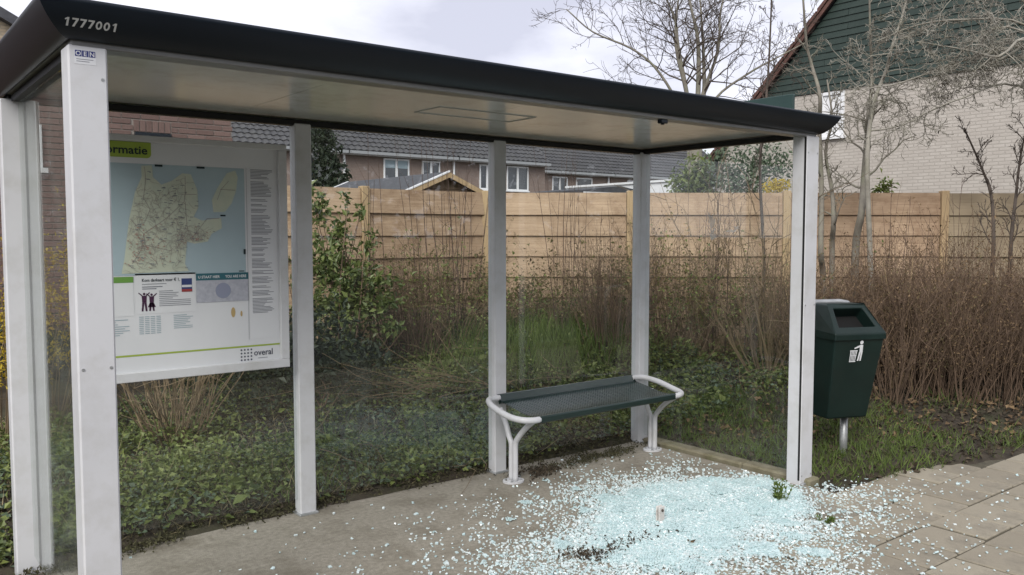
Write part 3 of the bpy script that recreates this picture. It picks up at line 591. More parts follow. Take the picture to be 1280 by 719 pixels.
# ------------------------------------------------------------------ FENCE
fa = at(607, 240, 9.8); zt = 2.13
fence_dir = np.array([RT[0], RT[1]]); ldir = np.array([-1.0, 0.0])
fn = empty('wooden_fence', (fa[0], fa[1], .2)); tag(fn, 'new timber fence of wide horizontal overlapping boards behind the shrubs', 'fence')
stations = [at(x, 240, 9.8)[:2] for x in (607, 788, 983, 1180, 1377)]
left = [np.array(fa[:2])+ldir*k for k in (1.57, 3.39)]
rows = 8; bh = .238
def panel(p, q, m, zdrop=0):
    p = np.array(p); q = np.array(q); d = (q-p)/np.linalg.norm(q-p); nrm_ = np.array((d[1], -d[0]));
    if nrm_@(CAM[:2]-p) < 0: nrm_ = -nrm_
    Ln = np.linalg.norm(q-p)-.10
    for r in range(rows):
        zc = zt-zdrop-.015-r*bh; b = MB(); jit = random.uniform(-.003, .003)
        M = (np.array([[d[0], nrm_[0], 0], [d[1], nrm_[1], 0], [0, 0, 1]]), np.array((*(p+d*(.05)), 0)))
        # board leans out at its foot and laps the one below; two shallow grooves in the face
        Vp = [(0, .004, zc), (0, .016+jit, zc), (0, .0225+jit, zc-.110), (0, .0205+jit, zc-.112), (0, .0245+jit, zc-.118), (0, .040+jit, zc-bh-.016), (0, .012, zc-bh-.016)]
        Vp = np.array(Vp); P0 = Vp@M[0].T+M[1]; P1 = (Vp+(Ln, 0, random.uniform(-.003, .003)))@M[0].T+M[1]; n_ = len(Vp)
        b.add(np.vstack([P0, P1]), [(i, (i+1) % n_, n_+(i+1) % n_, n_+i) for i in range(n_)]); b.f3.append(np.array([(0, i+1, i) for i in range(1, n_-1)]+[(n_, n_+i, n_+i+1) for i in range(1, n_-1)]))
        b.build('board', m, fn, loc=(p[0]+d[0]*.05, p[1]+d[1]*.05, zc))
def fpost(p, d, h_=0):
    b = MB(); d = np.array(d); M = (np.array([[d[0], -d[1], 0], [d[1], d[0], 0], [0, 0, 1]]), np.array((*p, 0)))
    b.bbox((-.043, -.052, .0), (.043, .045, zt+.008+h_), .006, M); b.build('post', MATS['fence_post'], fn, loc=(*p, .2))
for k in range(4): panel(stations[k], stations[k+1], MATS['fence_wood' if k < 3 else 'fence_wood_grey'], .006 if k == 3 else 0)
pl_prev = fa[:2]
for k, p in enumerate(left):
    panel(p, pl_prev, MATS['fence_wood'], 0); pl_prev = p
for p in stations: fpost(p, fence_dir)
for p in left: fpost(p, (1, 0))

# ------------------------------------------------------------------ HOUSES
def window(par, x0, x1, z0, z1, Y, split=1, pane='house_glass', blind=0, axis='X', fr=.07, frame='upvc'):
    """window proud of a wall on plane Y (axis X) or on plane X=Y (axis Y); facing the negative side"""
    def bx(m, a, b, c, d, u, v): m.box((a, u, c), (b, v, d)) if axis == 'X' else m.box((u, a, c), (v, b, d))
    m = MB(); bx(m, x0+.01, x1-.01, z0+.01, z1-.01, Y-.012, Y+.01); o = m.build('window', MATS[pane], par)
    m = MB()
    bx(m, x0, x1, z0, z0+fr, Y-.05, Y+.011); bx(m, x0, x1, z1-fr, z1, Y-.05, Y+.011)
    bx(m, x0, x0+fr, z0+fr, z1-fr, Y-.0495, Y+.011); bx(m, x1-fr, x1, z0+fr, z1-fr, Y-.0495, Y+.011)
    for k in range(1, split+1): xx = x0+(x1-x0)*k/(split+1); bx(m, xx-.06, xx+.06, z0+fr, z1-fr, Y-.049, Y+.0105)
    m.build('window_frame', MATS[frame], o)
    m = MB(); bx(m, x0-.05, x1+.05, z0-.06, z0-.001, Y-.09, Y+.01); m.build('sill', MATS['upvc'], o)
    if blind:
        m = MB(); bx(m, x0+fr, x1-fr, z1-fr-blind, z1-fr, Y-.018, Y-.0125); m.build('blind', MATS['blind'], o)
    return o
def tiled_slope(par, x0, x1, ye, ze, yr, zr, name='roof'):
    m = MB(); ls = math.hypot(yr-ye, zr-ze); nc = int(ls/.34); nt_ = int((x1-x0)/.30); k = 4
    xs = np.linspace(x0, x1, nt_*k+1); wv = .028*np.cos(np.arange(nt_*k+1)*2*math.pi/k); dy, dz = (yr-ye)/ls, (zr-ze)/ls; nyv, nzv = -dz, dy
    for c in range(nc):
        s0 = c*ls/nc; s1 = (c+1)*ls/nc+.03
        jit = RNG.normal(size=len(xs))*.004
        rows_ = []
        for s_, up_ in ((s0, -.01), (s0, .055), (s1, .012)):
            rows_.append(np.stack([xs, ye+dy*s_+nyv*(wv+up_+jit), ze+dz*s_+nzv*(wv+up_+jit)], -1))
        n_ = len(xs); m.add(np.vstack(rows_), [(a*n_+i, a*n_+i+1, (a+1)*n_+i+1, (a+1)*n_+i) for a in range(2) for i in range(n_-1)])
    o = m.build(name, MATS['tile'], par); o['kind'] = 'stuff'; return o
def terrace(x0, x1, Y, wins, label, pipes=(), skylights=(), ze=5.3):
    h = empty('terraced_house', ((x0+x1)/2, Y, 0)); tag(h, label, 'house', 'terraced houses behind the fence')
    dpt, rz = 9.0, ze+3.7; yr = Y+dpt/2
    m = MB(); m.prism([(x0, Y, 0), (x0, Y+dpt, 0), (x0, Y+dpt, ze), (x0, yr, rz-.15), (x0, Y, ze)], (x1-x0, 0, 0)); m.build('wall', MATS['terracebrick'], h)
    tiled_slope(h, x0-.05, x1+.05, Y-.35, ze+.02, yr, rz); tiled_slope(h, x0-.05, x1+.05, Y+dpt+.35, ze+.02, yr, rz)
    m = MB(); m.tube([(x0-.05, yr, rz+.04), (x1+.05, yr, rz+.04)], .13, sides=8); m.build('ridge', MATS['tile'], h)
    m = MB(); m.box((x0-.05, Y-.44, ze-.13), (x1+.05, Y-.31, ze+.0)); m.build('gutter', MATS['zinc'], h)
    m = MB(); m.box((x0-.04, Y-.31, ze-.17), (x1+.04, Y-.005, ze-.03)); m.build('eaves_board', MATS['white_wood'], h)
    for a, b, z0, z1, sp, bl in wins: window(h, a, b, z0, z1, Y, sp, blind=bl)
    for p in pipes:
        m = MB(); m.tube([(p, Y-.07, 0), (p, Y-.07, ze-.15)], .06, sides=8); m.build('downpipe', MATS['white_wood'], h)
    for a, b, f0_, f1_ in skylights:
        dy, dz = (yr-Y+.35), (rz-ze)
        m = MB(); l2 = math.hypot(dy, dz); nv = np.array((0, -dz, dy))/l2
        P = [np.array((x, Y-.35+dy*f, ze+.02+dz*f)) for x, f in ((a, f0_), (b, f0_), (b, f1_), (a, f1_))]
        m.prism([p+nv*.12 for p in P], nv*-.10); m.build('skylight', MATS['white_wood'], h)
    return h
def wx(px, Y): return float(on(px, 200, 1, Y)[0])
def wz(px, py, Y): return float(on(px, py, 1, Y)[2])
T1, T2 = 31.0, 34.6
terrace(8.6, 16.75, T1, [(10.2, 11.6, 3.9, 5.1, 1, 0), (14.4, 15.6, 3.9, 5.1, 1, 0)], 'terraced house with dark tiled roof partly hidden by the dark evergreen tree', pipes=(16.7,))
terrace(16.8, 22.55, T1, [(wx(479, T1), wx(511, T1), 3.85, 5.08, 1, .35), (wx(527, T1), wx(549.5, T1), 3.85, 5.08, 1, 0)], 'terraced house directly above the garden shed with two white windows', pipes=(22.5,))
terrace(22.6, 28.3, T1, [(wx(599, T1), wx(618, T1), 3.85, 5.08, 1, 0), (wx(633, T1), wx(660, T1), 3.85, 5.08, 1, 0)], 'terraced house at the end of its block with white skylight on the roof', skylights=((25.9, 26.7, .55, .70),))
terrace(30.6, 36.6, T2, [(wx(690, T2), wx(709, T2), 3.9, 5.0, 1, 0), (wx(720, T2), wx(740, T2), 3.9, 5.0, 0, 0)], 'set back terraced house with two small white windows close under its eaves', pipes=(36.4,), skylights=((31.9, 32.7, .62, .68),))
terrace(36.65, 42.6, T2, [(wx(784, T2), wx(800, T2), 3.9, 5.0, 0, 0)], 'set back terraced house partly hidden by white garage wall', skylights=((37.2, 37.9, .62, .66),))
terrace(42.65, 48.6, T2, [(44.5, 45.8, 3.9, 5.0, 1, 0)], 'set back terraced house behind the leafy evergreen bush')

# big gable house
GXP = 17.5; gh = empty('gable_house', (GXP, 4.5, 0)); tag(gh, 'tall beige brick house end with green boarded gable and red verge', 'house')
def vz(y): return 10.48-1.017*abs(y-4.5)
m = MB(); PB = [(11.2, 0), (11.2, vz(11.2)-.1), (9.85, 4.95), (-.85, 4.95), (-2.2, vz(-2.2)-.1), (-2.2, 0)]
m.prism([(GXP, y, z) for y, z in PB], (9, 0, 0)); m.build('wall', MATS['tanbrick'], gh)
m = MB(); m.prism([(GXP+.02, 9.85, 4.951), (GXP+.02, 4.5, vz(4.5)-.1), (GXP+.02, -.85, 4.951)], (8.9, 0, 0)); m.build('gable_core', MATS['siding'], gh)
rowh = .15; k = 0; z = 4.96
while z < 10.2:
    half = 4.5+(10.48-z-.06)/1.017-4.5; y0, y1 = 4.5-half, 4.5+half; y = y1; first = True
    halft = max(.02, 4.5+(10.48-z-rowh-.06)/1.017-4.5)
    while y > y0+.05:
        ln = (1.7 if not first else .6+1.1*((k*37) % 100)/100); ye = max(y0, y-ln)
        ta, tb = min(y, 4.5+halft) , max(ye, 4.5-halft)
        if ta > tb:
            b = MB(); o1, o2 = .035+random.uniform(-.004, .004), .012
            b.add([(GXP-o1, y-.004, z), (GXP-o1, ye+.004, z), (GXP-o2, tb+.004, z+rowh+.004), (GXP-o2, ta-.004, z+rowh+.004), (GXP+.021, y-.004, z), (GXP+.021, ye+.004, z), (GXP+.021, tb+.004, z+rowh+.004), (GXP+.021, ta-.004, z+rowh+.004)],
                  [(0, 3, 2, 1), (0, 1, 5, 4), (1, 2, 6, 5), (2, 3, 7, 6), (3, 0, 4, 7)])
            b.build('siding_board', MATS['siding'], gh, loc=(GXP, (y+ye)/2, z))
        y = ye; first = False
    z += rowh; k += 1
for sg in (1, -1):
    m = MB(); e_ = 4.5+sg*7.0; m.prism([(GXP-.12, 4.5, 10.50), (GXP-.12, e_, vz(e_)+.02), (GXP-.12, e_, vz(e_)+.17), (GXP-.12, 4.5, 10.65)], (9.3, 0, 0)); rf = m.build('roof', MATS['tile'], gh)
    m = MB(); m.prism([(GXP-.17, 4.5, 10.44), (GXP-.17, e_, vz(e_)-.06), (GXP-.17, e_, vz(e_)+.06), (GXP-.17, 4.5, 10.56)], (.05, 0, 0)); m.build('verge_board', MATS['verge'], rf)
    m = MB()
    for q in range(24):      # verge tiles along the rake
        a, b_ = q/24, (q+.9)/24; ya, yb_ = 4.5+sg*7.0*a, 4.5+sg*7.0*b_
        m.prism([(GXP-.20, ya, vz(ya)+.10), (GXP-.20, yb_, vz(yb_)+.08), (GXP-.20, yb_, vz(yb_)+.21), (GXP-.20, ya, vz(ya)+.19)], (.25, 0, 0))
    m.build('verge_tiles', MATS['verge'], rf)
window(gh, 7.62, 8.22, 3.9, 4.93, GXP, 0, pane='white_wood', axis='Y')
# red brick extension with every brick laid
RY = 8.35; rh = empty('brick_extension', (1, RY, 0)); tag(rh, 'low red brick building with soldier course lintel behind the information board', 'building')
m = MB(); m.box((-3.2, RY, 0), (3.532, RY+5, 3.58)); m.build('wall', MATS['mortar'], rh)
BW, BH = .232, .0735; vis = []; rest = []
wins = [(-.7, 1.235, 2.42, 2.945), (2.27, 2.735, 1.5, 3.095)]
for r in range(48):
    z0 = .02+r*BH; c = -3.2-(.5*BW if r % 2 else 0)
    while c < 3.53:
        a, b_ = max(c, -3.2), min(c+BW-.012, 3.54)
        if b_-a > .03:
            segs = [(a, b_)]
            for (wa, wb, za, zb_) in wins:
                if z0+BH > za and z0 < zb_-.01:
                    ns = []
                    for s0, s1 in segs:
                        if s1 <= wa or s0 >= wb: ns.append((s0, s1))
                        else:
                            if s0 < wa-.03: ns.append((s0, wa-.005))
                            if s1 > wb+.03: ns.append((wb+.005, s1))
                    segs = ns
            for s0, s1 in segs:
                seen = (2.8 < z0 < 3.5 and s1 > .6) or (1.0 < z0 < 3.2 and .85 < s1 < 1.8)
                (vis if seen and len(vis) < 290 else rest).append((s0, s1, z0))
        c += BW
meshes = {}
for s0, s1, z0 in vis:
    key = round(s1-s0, 2)
    if key not in meshes:
        m = MB(); m.bbox((0, -.012, 0), (s1-s0, .02, BH-.013), .003); meshes[key] = m.mesh('brick', MATS['redbrick'])
    inst('brick', meshes[key], rh, (s0, RY+random.uniform(-.002, .002), z0))
m = MB()
for s0, s1, z0 in rest: m.box((s0, RY-.012+random.uniform(-.002, .002), z0), (s1, RY+.002, z0+BH-.013))
o = m.build('brickwork', MATS['redbrick'], rh); o['kind'] = 'stuff'
for q in range(6):
    m = MB(); m.bbox((2.275+q*.0768, RY-.014, 2.945), (2.275+q*.0768+.066, RY+.01, 3.09), .003); m.build('lintel_brick', MATS['redbrick'], rh)
window(rh, 2.28, 2.725, 1.5, 2.935, RY, 0, frame='dark_metal'); window(rh, -.69, 1.228, 2.43, 2.938, RY, 0, pane='white_wood', fr=.04)
m = MB(); m.box((-3.25, RY-.08, 3.581), (3.6, RY+5.05, 3.70)); m.build('roof_edge', MATS['felt'], rh)
# tan house further left
TY = 17.7; a_ = on(0, 12, 1, TY); b_ = on(30, 30, 1, TY); slp = (a_[2]-b_[2])/(b_[0]-a_[0]); th = empty('tan_house', (0, TY, 0)); tag(th, 'pale tan brick house with dark sloping roof edge behind the low red building', 'house')
xe = 4.4; ze_ = a_[2]-slp*(xe-a_[0]); xr_ = xe-5.2; zr_ = ze_+5.2*slp
m = MB(); m.prism([(xe-.3, TY, 0), (xe-.3, TY, ze_+.1), (xr_, TY, zr_-.12), (2*xr_-xe+.3, TY, ze_+.1), (2*xr_-xe+.3, TY, 0)], (0, 9, 0)); m.build('wall', MATS['tanbrick_x'], th)
for sg in (1, -1):
    xq = xr_+sg*5.2; m = MB(); m.prism([(xr_, TY-.25, zr_), (xq, TY-.25, ze_), (xq, TY-.25, ze_-.22), (xr_, TY-.25, zr_-.22)], (0, 9.5, 0)); m.build('roof', MATS['felt'], th)
window(th, -2.6, -1.2, 4.6, 5.8, TY, 1)
# garden sheds and white garage
gs = empty('garden_shed', (7.42, 9, .2)); tag(gs, 'wooden garden shed with dark felt roof and pale edge trim just over the fence', 'shed')
px_, pz_ = 7.42, 2.70; hw, sl2 = 1.35, .41
for q in range(14):
    z0 = .2+q*.17; z1 = min(z0+.165, pz_-.06); 
    f = lambda z: min(hw-.12, max(.02, (pz_-.07-z)/sl2))
    m = MB(); m.prism([(px_-f(z0), 9.0, z0), (px_+f(z0), 9.0, z0), (px_+f(z1), 9.012, z1), (px_-f(z1), 9.012, z1)], (0, .03, 0)); m.build('gable_board', MATS['shed_wood'], gs)
m = MB(); m.box((px_-hw+.13, 9.06, .2), (px_+hw-.13, 12.4, pz_-hw*sl2-.05)); m.build('wall', MATS['shed_wood'], gs)
for sg in (1, -1):
    m = MB(); e_ = px_+sg*hw; m.prism([(px_, 8.86, pz_), (e_, 8.86, pz_-hw*sl2), (e_, 8.86, pz_-hw*sl2-.05), (px_, 8.86, pz_-.05)], (0, 3.7, 0)); rf = m.build('roof', MATS['felt'], gs)
    m = MB(); m.prism([(px_, 8.83, pz_-.015), (e_, 8.83, pz_-hw*sl2-.015), (e_, 8.83, pz_-hw*sl2-.105), (px_, 8.83, pz_-.105)], (0, .028, 0)); m.build('bargeboard', MATS['fence_post'], rf)
    if sg > 0: continue
    m = MB(); m.prism([(px_, 8.82, pz_+.012), (e_, 8.82, pz_-hw*sl2+.012), (e_, 8.82, pz_-hw*sl2-.014), (px_, 8.82, pz_-.014)], (0, .06, 0)); m.build('edge_trim', MATS['white_wood'], rf)
m = MB(); m.prism([(px_-hw-.0, 12.5, pz_-hw*sl2+.012), (px_, 12.5, pz_+.012), (px_, 12.5, pz_-.014), (px_-hw, 12.5, pz_-hw*sl2-.014)], (0, .06, 0)); m.build('edge_trim', MATS['white_wood'], gs)
wg = empty('white_garage', (17.0, 13, 0)); tag(wg, 'low white flat roofed garage wall beyond the fence', 'garage')
m = MB(); m.box((17.0, 11.95, 0), (20, 16.6, 3.06)); m.build('wall', MATS['white_wood'], wg); m = MB(); m.box((16.95, 11.9, 3.061), (20.05, 16.65, 3.12)); m.build('roof', MATS['white_wood'], wg)
ls_ = empty('low_shed', (*at(732, 238, 15)[:2], .2)); tag(ls_, 'low shed with flat black roof and white fascia beside the white garage', 'shed')
c = at(735, 236, 15); m = MB(); m.box((c[0]-.5, c[1]-.6, .2), (c[0]+.5, c[1]+.8, c[2]-.12)); m.build('wall', MATS['white_wood'], ls_)
m = MB(); m.prism([(c[0]-.75, c[1]-.7, c[2]-.13), (c[0]+.75, c[1]-.7, c[2]-.13), (c[0]+.75, c[1]-.7, c[2]-.07), (c[0]+.1, c[1]-.7, c[2]+.02), (c[0]-.75, c[1]-.7, c[2]-.07)], (0, 1.7, 0)); m.build('roof', MATS['felt'], ls_)
m = MB(); m.box((c[0]-.76, c[1]-.73, c[2]-.17), (c[0]+.76, c[1]-.701, c[2]-.10)); m.build('fascia_board', MATS['white_wood'], ls_)

# ------------------------------------------------------------------ PLANTS
def nrm3(v): return v/(np.linalg.norm(v)+1e-9)
def walk(p, d, L_, n, wig, trop, rg):
    P = [np.array(p, float)]; d = nrm3(np.array(d, float))
    for i in range(n):
        d = nrm3(d+rg.normal(size=3)*wig+np.array((0, 0, trop))); P.append(P[-1]+d*L_/n)
    return np.array(P), d
def grow(out, p, d, L_, r, lev, rg, wig=.16, trop=.06, nch=(5, 5, 4), ratio=.55, ang=.75, rmin=.003, taper=.35):
    P, d2 = walk(p, d, L_, max(3, 6-lev), wig*(1+.3*lev), trop, rg); out.append((P, r, max(rmin*.6, r*taper), lev))
    branch(out, P, r, L_, lev, rg, wig, trop, nch, ratio, ang, rmin, taper)
def branch(out, P, r, L_, lev, rg, wig, trop, nch, ratio, ang, rmin, taper, t0=.25):
    if lev >= len(nch): return
    n = len(P)-1
    for k in range(nch[lev]):
        t = t0+(1-t0)*(k+rg.random())/nch[lev]; f = t*n; i = min(int(f), n-1); q = P[i]+(P[i+1]-P[i])*(f-i); dd = nrm3(P[i+1]-P[i])
        side = nrm3(np.cross(dd, rg.normal(size=3))); a = ang*(.7+.6*rg.random())
        rr = max(rmin, (r+(r*taper-r)*t)*.55)
        grow(out, q, dd*math.cos(a)+side*math.sin(a), L_*ratio*(1.15-.6*t)*(.7+.6*rg.random()), rr, lev+1, rg, wig, trop, nch, ratio, ang, rmin, taper)
def to_mesh(out, lo=None, hi=None, sides=(8, 5, 4, 3, 3)):
    m = MB()
    for P, a, b, lev in out:
        if (lo is None or lev >= lo) and (hi is None or lev <= hi): m.tube(P, a, b, sides[min(lev, 4)], cap=lev == 0)
    return m
def pxpath(pts, depth, dj=0, rg=None):
    n = len(pts); return np.array([at(x, y, depth+(dj*math.sin(2.1*i+.5))) for i, (x, y) in enumerate(pts)])
def tree_thing(name, label, out, mat_t, mat_b, base, group=None, hi=0):
    t = empty(name, base); tag(t, label, 'tree', group)
    to_mesh(out, hi=hi).build('trunk', MATS[mat_t], t, smooth=True); to_mesh(out, lo=hi+1).build('crown', MATS[mat_b], t, smooth=True); return t
rg = np.random.default_rng(3)
# large bare tree beyond the fence: short trunk, fan of limbs
out = []; b0 = at(868, 300, 16); b0[2] = .1; fk = at(868, 178, 16)
out.append((np.array([b0, b0+(fk-b0)*.5+(.04, 0, 0), fk]), .17, .14, 0))
limbs = [([(868, 178), (846, 116), (812, 70), (788, 34), (774, -30)], .065), ([(868, 178), (858, 116), (847, 60), (842, 25), (820, -20)], .07), ([(868, 178), (874, 120), (877, 50), (870, 0), (866, -50)], .085),
         ([(868, 178), (886, 120), (898, 70), (908, 25), (915, -40)], .07), ([(868, 178), (882, 122), (912, 62), (925, 10), (948, -40)], .06), ([(868, 178), (892, 124), (930, 92), (962, 72), (1000, 50)], .04), ([(868, 178), (850, 128), (826, 84), (800, 60), (758, 40), (730, 12)], .045)]
for k, (pts, r) in enumerate(limbs):
    P = pxpath(pts, 16); P[1:] += (rg.normal(size=3)*.5)*np.linspace(.15, 1, len(P)-1)[:, None]*np.abs(FW); P = smooth_path(P, 4); r = r*.72; out.append((P, r, .011, 0))
    branch(out, P, r*.8, 2.6, 0, rg, .17, .045, (13, 6, 4), .50, .75, .0045, .3, t0=.25)
tree_thing('bare_tree', 'large leafless tree with fanning grey limbs rising behind the shelter roof', out, 'bark_grey', 'bark_dark', b0)
# slender trees in front of the fence by the gable
def slim(label, pts, depth, r, nch, L_, wig, name='slender_tree', dark='bark_grey', trop=.05, ang=.8, rt=.008, rmin=.0035, t0=.3, dj=.12):
    out = []; P = smooth_path(pxpath(pts, depth, dj), 4); out.append((P, r, rt, 0)); branch(out, P, r*.7, L_, 0, rg, wig, trop, nch, .5, ang, rmin, .35, t0=t0)
    return tree_thing(name, label, out, dark, dark, P[0], 'slender bare trees in front of the fence')
slim('slim grey bare tree whose trunk stands just right of the white shelter post', [(1031, 470), (1029, 349), (1026, 314), (1027, 240), (1024, 160), (1025, 120), (1015, 83), (1008, 53), (1004, 0), (1000, -50)], 9.2, .036, (14, 5, 3), 1.0, .17)
slim('short crooked bare tree between two slim grey trunks', [(1042, 470), (1040, 318), (1042, 279), (1040, 240), (1032, 190), (1040, 150), (1034, 100)], 9.3, .035, (12, 5, 3), .8, .2)
slim('forked mottled grey tree with pale upper branches beside the gable wall', [(1068, 470), (1069, 318), (1077, 265), (1080, 220), (1083, 180), (1086, 140), (1090, 100), (1088, 50), (1086, -40)], 9.2, .046, (16, 6, 4), 1.25, .2)
slim('pale leaning bare tree with curling branches across the green gable', [(1090, 470), (1088, 330), (1084, 200), (1092, 130), (1107, 90), (1116, 55), (1128, 20), (1140, -30)], 9.0, .032, (20, 7, 4), 1.3, .28, trop=.02, ang=1.0, dark='bark_pale')
slim('thin bare tree with a reddish stem close behind the shelter corner', [(952, 470), (955, 330), (950, 210), (958, 120), (962, 60), (966, -40)], 9.35, .02, (16, 5, 3), .9, .15, dark='bark_dark')
# curly tree reaching in from the right
out = []; root = at(1390, 430, 8.6); root[2] = float(hgt(root[0], root[1])); tr = np.array([root, at(1385, 300, 8.6), at(1370, 180, 8.6), at(1350, 110, 8.6)]); out.append((smooth_path(tr, 4), .09, .06, 0))
for pts, r in (([(1350, 110), (1300, 55), (1245, 62), (1190, 78), (1130, 100), (1085, 108)], .018), ([(1370, 180), (1300, 70), (1235, 25), (1180, 55), (1150, 90)], .015), ([(1350, 110), (1290, 20), (1210, 12), (1150, 20), (1100, 40)], .016), ([(1370, 180), (1290, 120), (1220, 135), (1160, 160), (1100, 195)], .014), ([(1385, 300), (1290, 90), (1240, 100), (1200, 90), (1140, 80)], .020), ([(1350, 110), (1290, -20), (1230, 0), (1190, -20)], .022), ([(1370, 180), (1300, 60), (1250, 70), (1215, 85), (1165, 85)], .018)):
    P = pxpath(pts, 8.6, .25); P[1:] += rg.normal(size=3)*.12; P = smooth_path(P, 4); out.append((P, r, .006, 1)); branch(out, P, r*.75, 1.15, 1, rg, .36, .02, (0, 20, 7, 3), .5, 1.0, .0038, .4, t0=.1)
tree_thing('curly_tree', 'bare tree with pale twisting branches sweeping across the brick gable wall', out, 'bark_grey', 'bark_pale', root)
# two dark young trees at the right end of the fence
slim('dark young bare tree in front of the grey fence panel', [(1242, 470), (1240, 360), (1242, 300), (1239, 245), (1225, 205), (1205, 160)], 9.3, .03, (14, 5, 3), .75, .14, dark='bark_dark', name='young_tree', t0=.35, ang=.6)
slim('dark young bare tree beside the last fence post', [(1262, 470), (1262, 370), (1264, 300), (1270, 245), (1275, 200), (1285, 150)], 9.35, .03, (14, 5, 3), .7, .14, dark='bark_dark', name='young_tree', t0=.35, ang=.6)

def leafy(name, label, cat, centers, n, L_, W_, m, stems=None, mstem='bark_brown', base=None, group=None, jitter=.3):
    """crown of many small leaves scattered through several uneven lobes"""
    t = empty(name, base); tag(t, label, cat, group); P = []
    for c, r in centers:
        k = int(n*(r[0]*r[1]*r[2])**.7/sum((q[1][0]*q[1][1]*q[1][2])**.7 for q in centers)); v = rg.normal(size=(k, 3)); v /= np.linalg.norm(v, axis=1)[:, None]
        rad = rg.random(k)**.42*(1+.22*np.sin(5*v[:, 0]+3*v[:, 2]+c[0]*9)+jitter*rg.normal(size=k)*.4); P.append(np.array(c)+v*rad[:, None]*np.array(r))
    P = np.vstack(P); P = P[P[:, 2] > base[2]+.02]; mb = MB(); s = rg.random(len(P))*1.0+.45; mb.leaves(P, L_*s, W_*s); mb.build('crown', MATS[m], t)
    if stems:
        mb = MB()
        for q in range(stems):
            c, r = centers[q % len(centers)]; e = np.array(c)+rg.normal(size=3)*np.array(r)*.5; b = np.array(base)+(rg.normal()*.08, rg.normal()*.08, 0); mid = (b+e)/2+rg.normal(size=3)*.08
            mb.tube(smooth_path([b, mid, e], 3), .011, .003, 4)
        mb.build('trunk', MATS[mstem], t)
    return t
# evergreen shrub behind the first glass bay
def g0(px, depth): p = at(px, 300, depth); p[2] = float(hgt(p[0], p[1])); return p
b = g0(428, 7.9); A = lambda x, y, d: at(x, y, d)
leafy('evergreen_shrub', 'tall glossy evergreen shrub with yellow green leaves behind the glass', 'shrub',
      [(A(415, 440, 7.9), (.46, .42, .28)), (A(430, 385, 7.9), (.50, .42, .26)), (A(408, 330, 7.9), (.30, .3, .24)), (A(445, 345, 7.8), (.24, .22, .18)), (A(425, 290, 7.9), (.10, .12, .20)), (A(398, 262, 8.0), (.12, .14, .20)), (A(462, 305, 7.8), (.06, .1, .14)), (A(450, 268, 7.9), (.05, .06, .12)), (A(432, 250, 7.9), (.05, .05, .10)), (A(480, 378, 7.7), (.24, .14, .04)), (A(472, 352, 7.7), (.15, .12, .07)), (A(490, 410, 7.7), (.12, .12, .06))], 4200, .064, .032, 'leaf_evergreen', 30, base=b, jitter=.6)
b = g0(400, 7.2)
leafy('dark_shrub', 'low dark evergreen shrub at the foot of the tall glossy shrub', 'shrub', [(A(385, 430, 7.2), (.35, .35, .4)), (A(450, 455, 7.3), (.40, .35, .24)), (A(350, 440, 7.2), (.4, .35, .4)), (A(300, 455, 7.6), (.45, .35, .42)), (A(255, 460, 7.9), (.4, .35, .4))], 4000, .06, .034, 'leaf_dark', 10, base=b)
b = g0(40, 8.0)
leafy('dark_shrub', 'low dark bush at the foot of the red brick wall behind the forsythia', 'shrub', [(A(20, 430, 8.0), (.5, .5, .45)), (A(80, 440, 8.0), (.5, .5, .45)), (A(140, 450, 8.0), (.5, .5, .4))], 3000, .06, .034, 'leaf_dark', 10, base=b)
# foliage beyond the fence
def far_bush(label, px, d, lobes, n, L_, m, name='garden_bush', cat='bush', stems=8): 
    b = g0(px, d); b[2] = .1; return leafy(name, label, cat, [(A(x, y, d), r) for x, y, r in lobes], n, L_, L_*.5, m, stems, base=b, group='garden bushes beyond the fence')
far_bush('dark evergreen tree partly hiding the terraced house', 405, 20, [(405, 190, (.42, .42, .75)), (398, 165, (.3, .3, .4)), (412, 215, (.5, .5, .4)), (415, 235, (.5, .5, .5))], 2600, .12, 'leaf_dark', 'evergreen_tree', 'tree')
far_bush('fresh green leafy bush rising above the fence beside the white garage', 868, 13.5, [(858, 230, (.28, .3, .28)), (875, 215, (.3, .3, .32)), (868, 245, (.5, .4, .4)), (890, 225, (.2, .2, .25))], 1500, .09, 'leaf_evergreen')
far_bush('grey green airy bush above the fence left of the shelter corner', 930, 13, [(915, 218, (.35, .3, .35)), (945, 205, (.4, .35, .4)), (972, 212, (.35, .3, .4)), (935, 240, (.6, .4, .35)), (900, 200, (.2, .2, .3))], 1900, .07, 'leaf_blue')
far_bush('small bush of yellow leaves peeping over the fence top', 968, 11.5, [(966, 236, (.20, .15, .12)), (978, 232, (.12, .12, .08))], 330, .05, 'leaf_yellow', stems=5)
far_bush('small bright green sprig above the fence by the brick gable', 1107, 11.5, [(1107, 232, (.09, .09, .14)), (1100, 240, (.1, .1, .08))], 160, .07, 'leaf_ivy', stems=4)
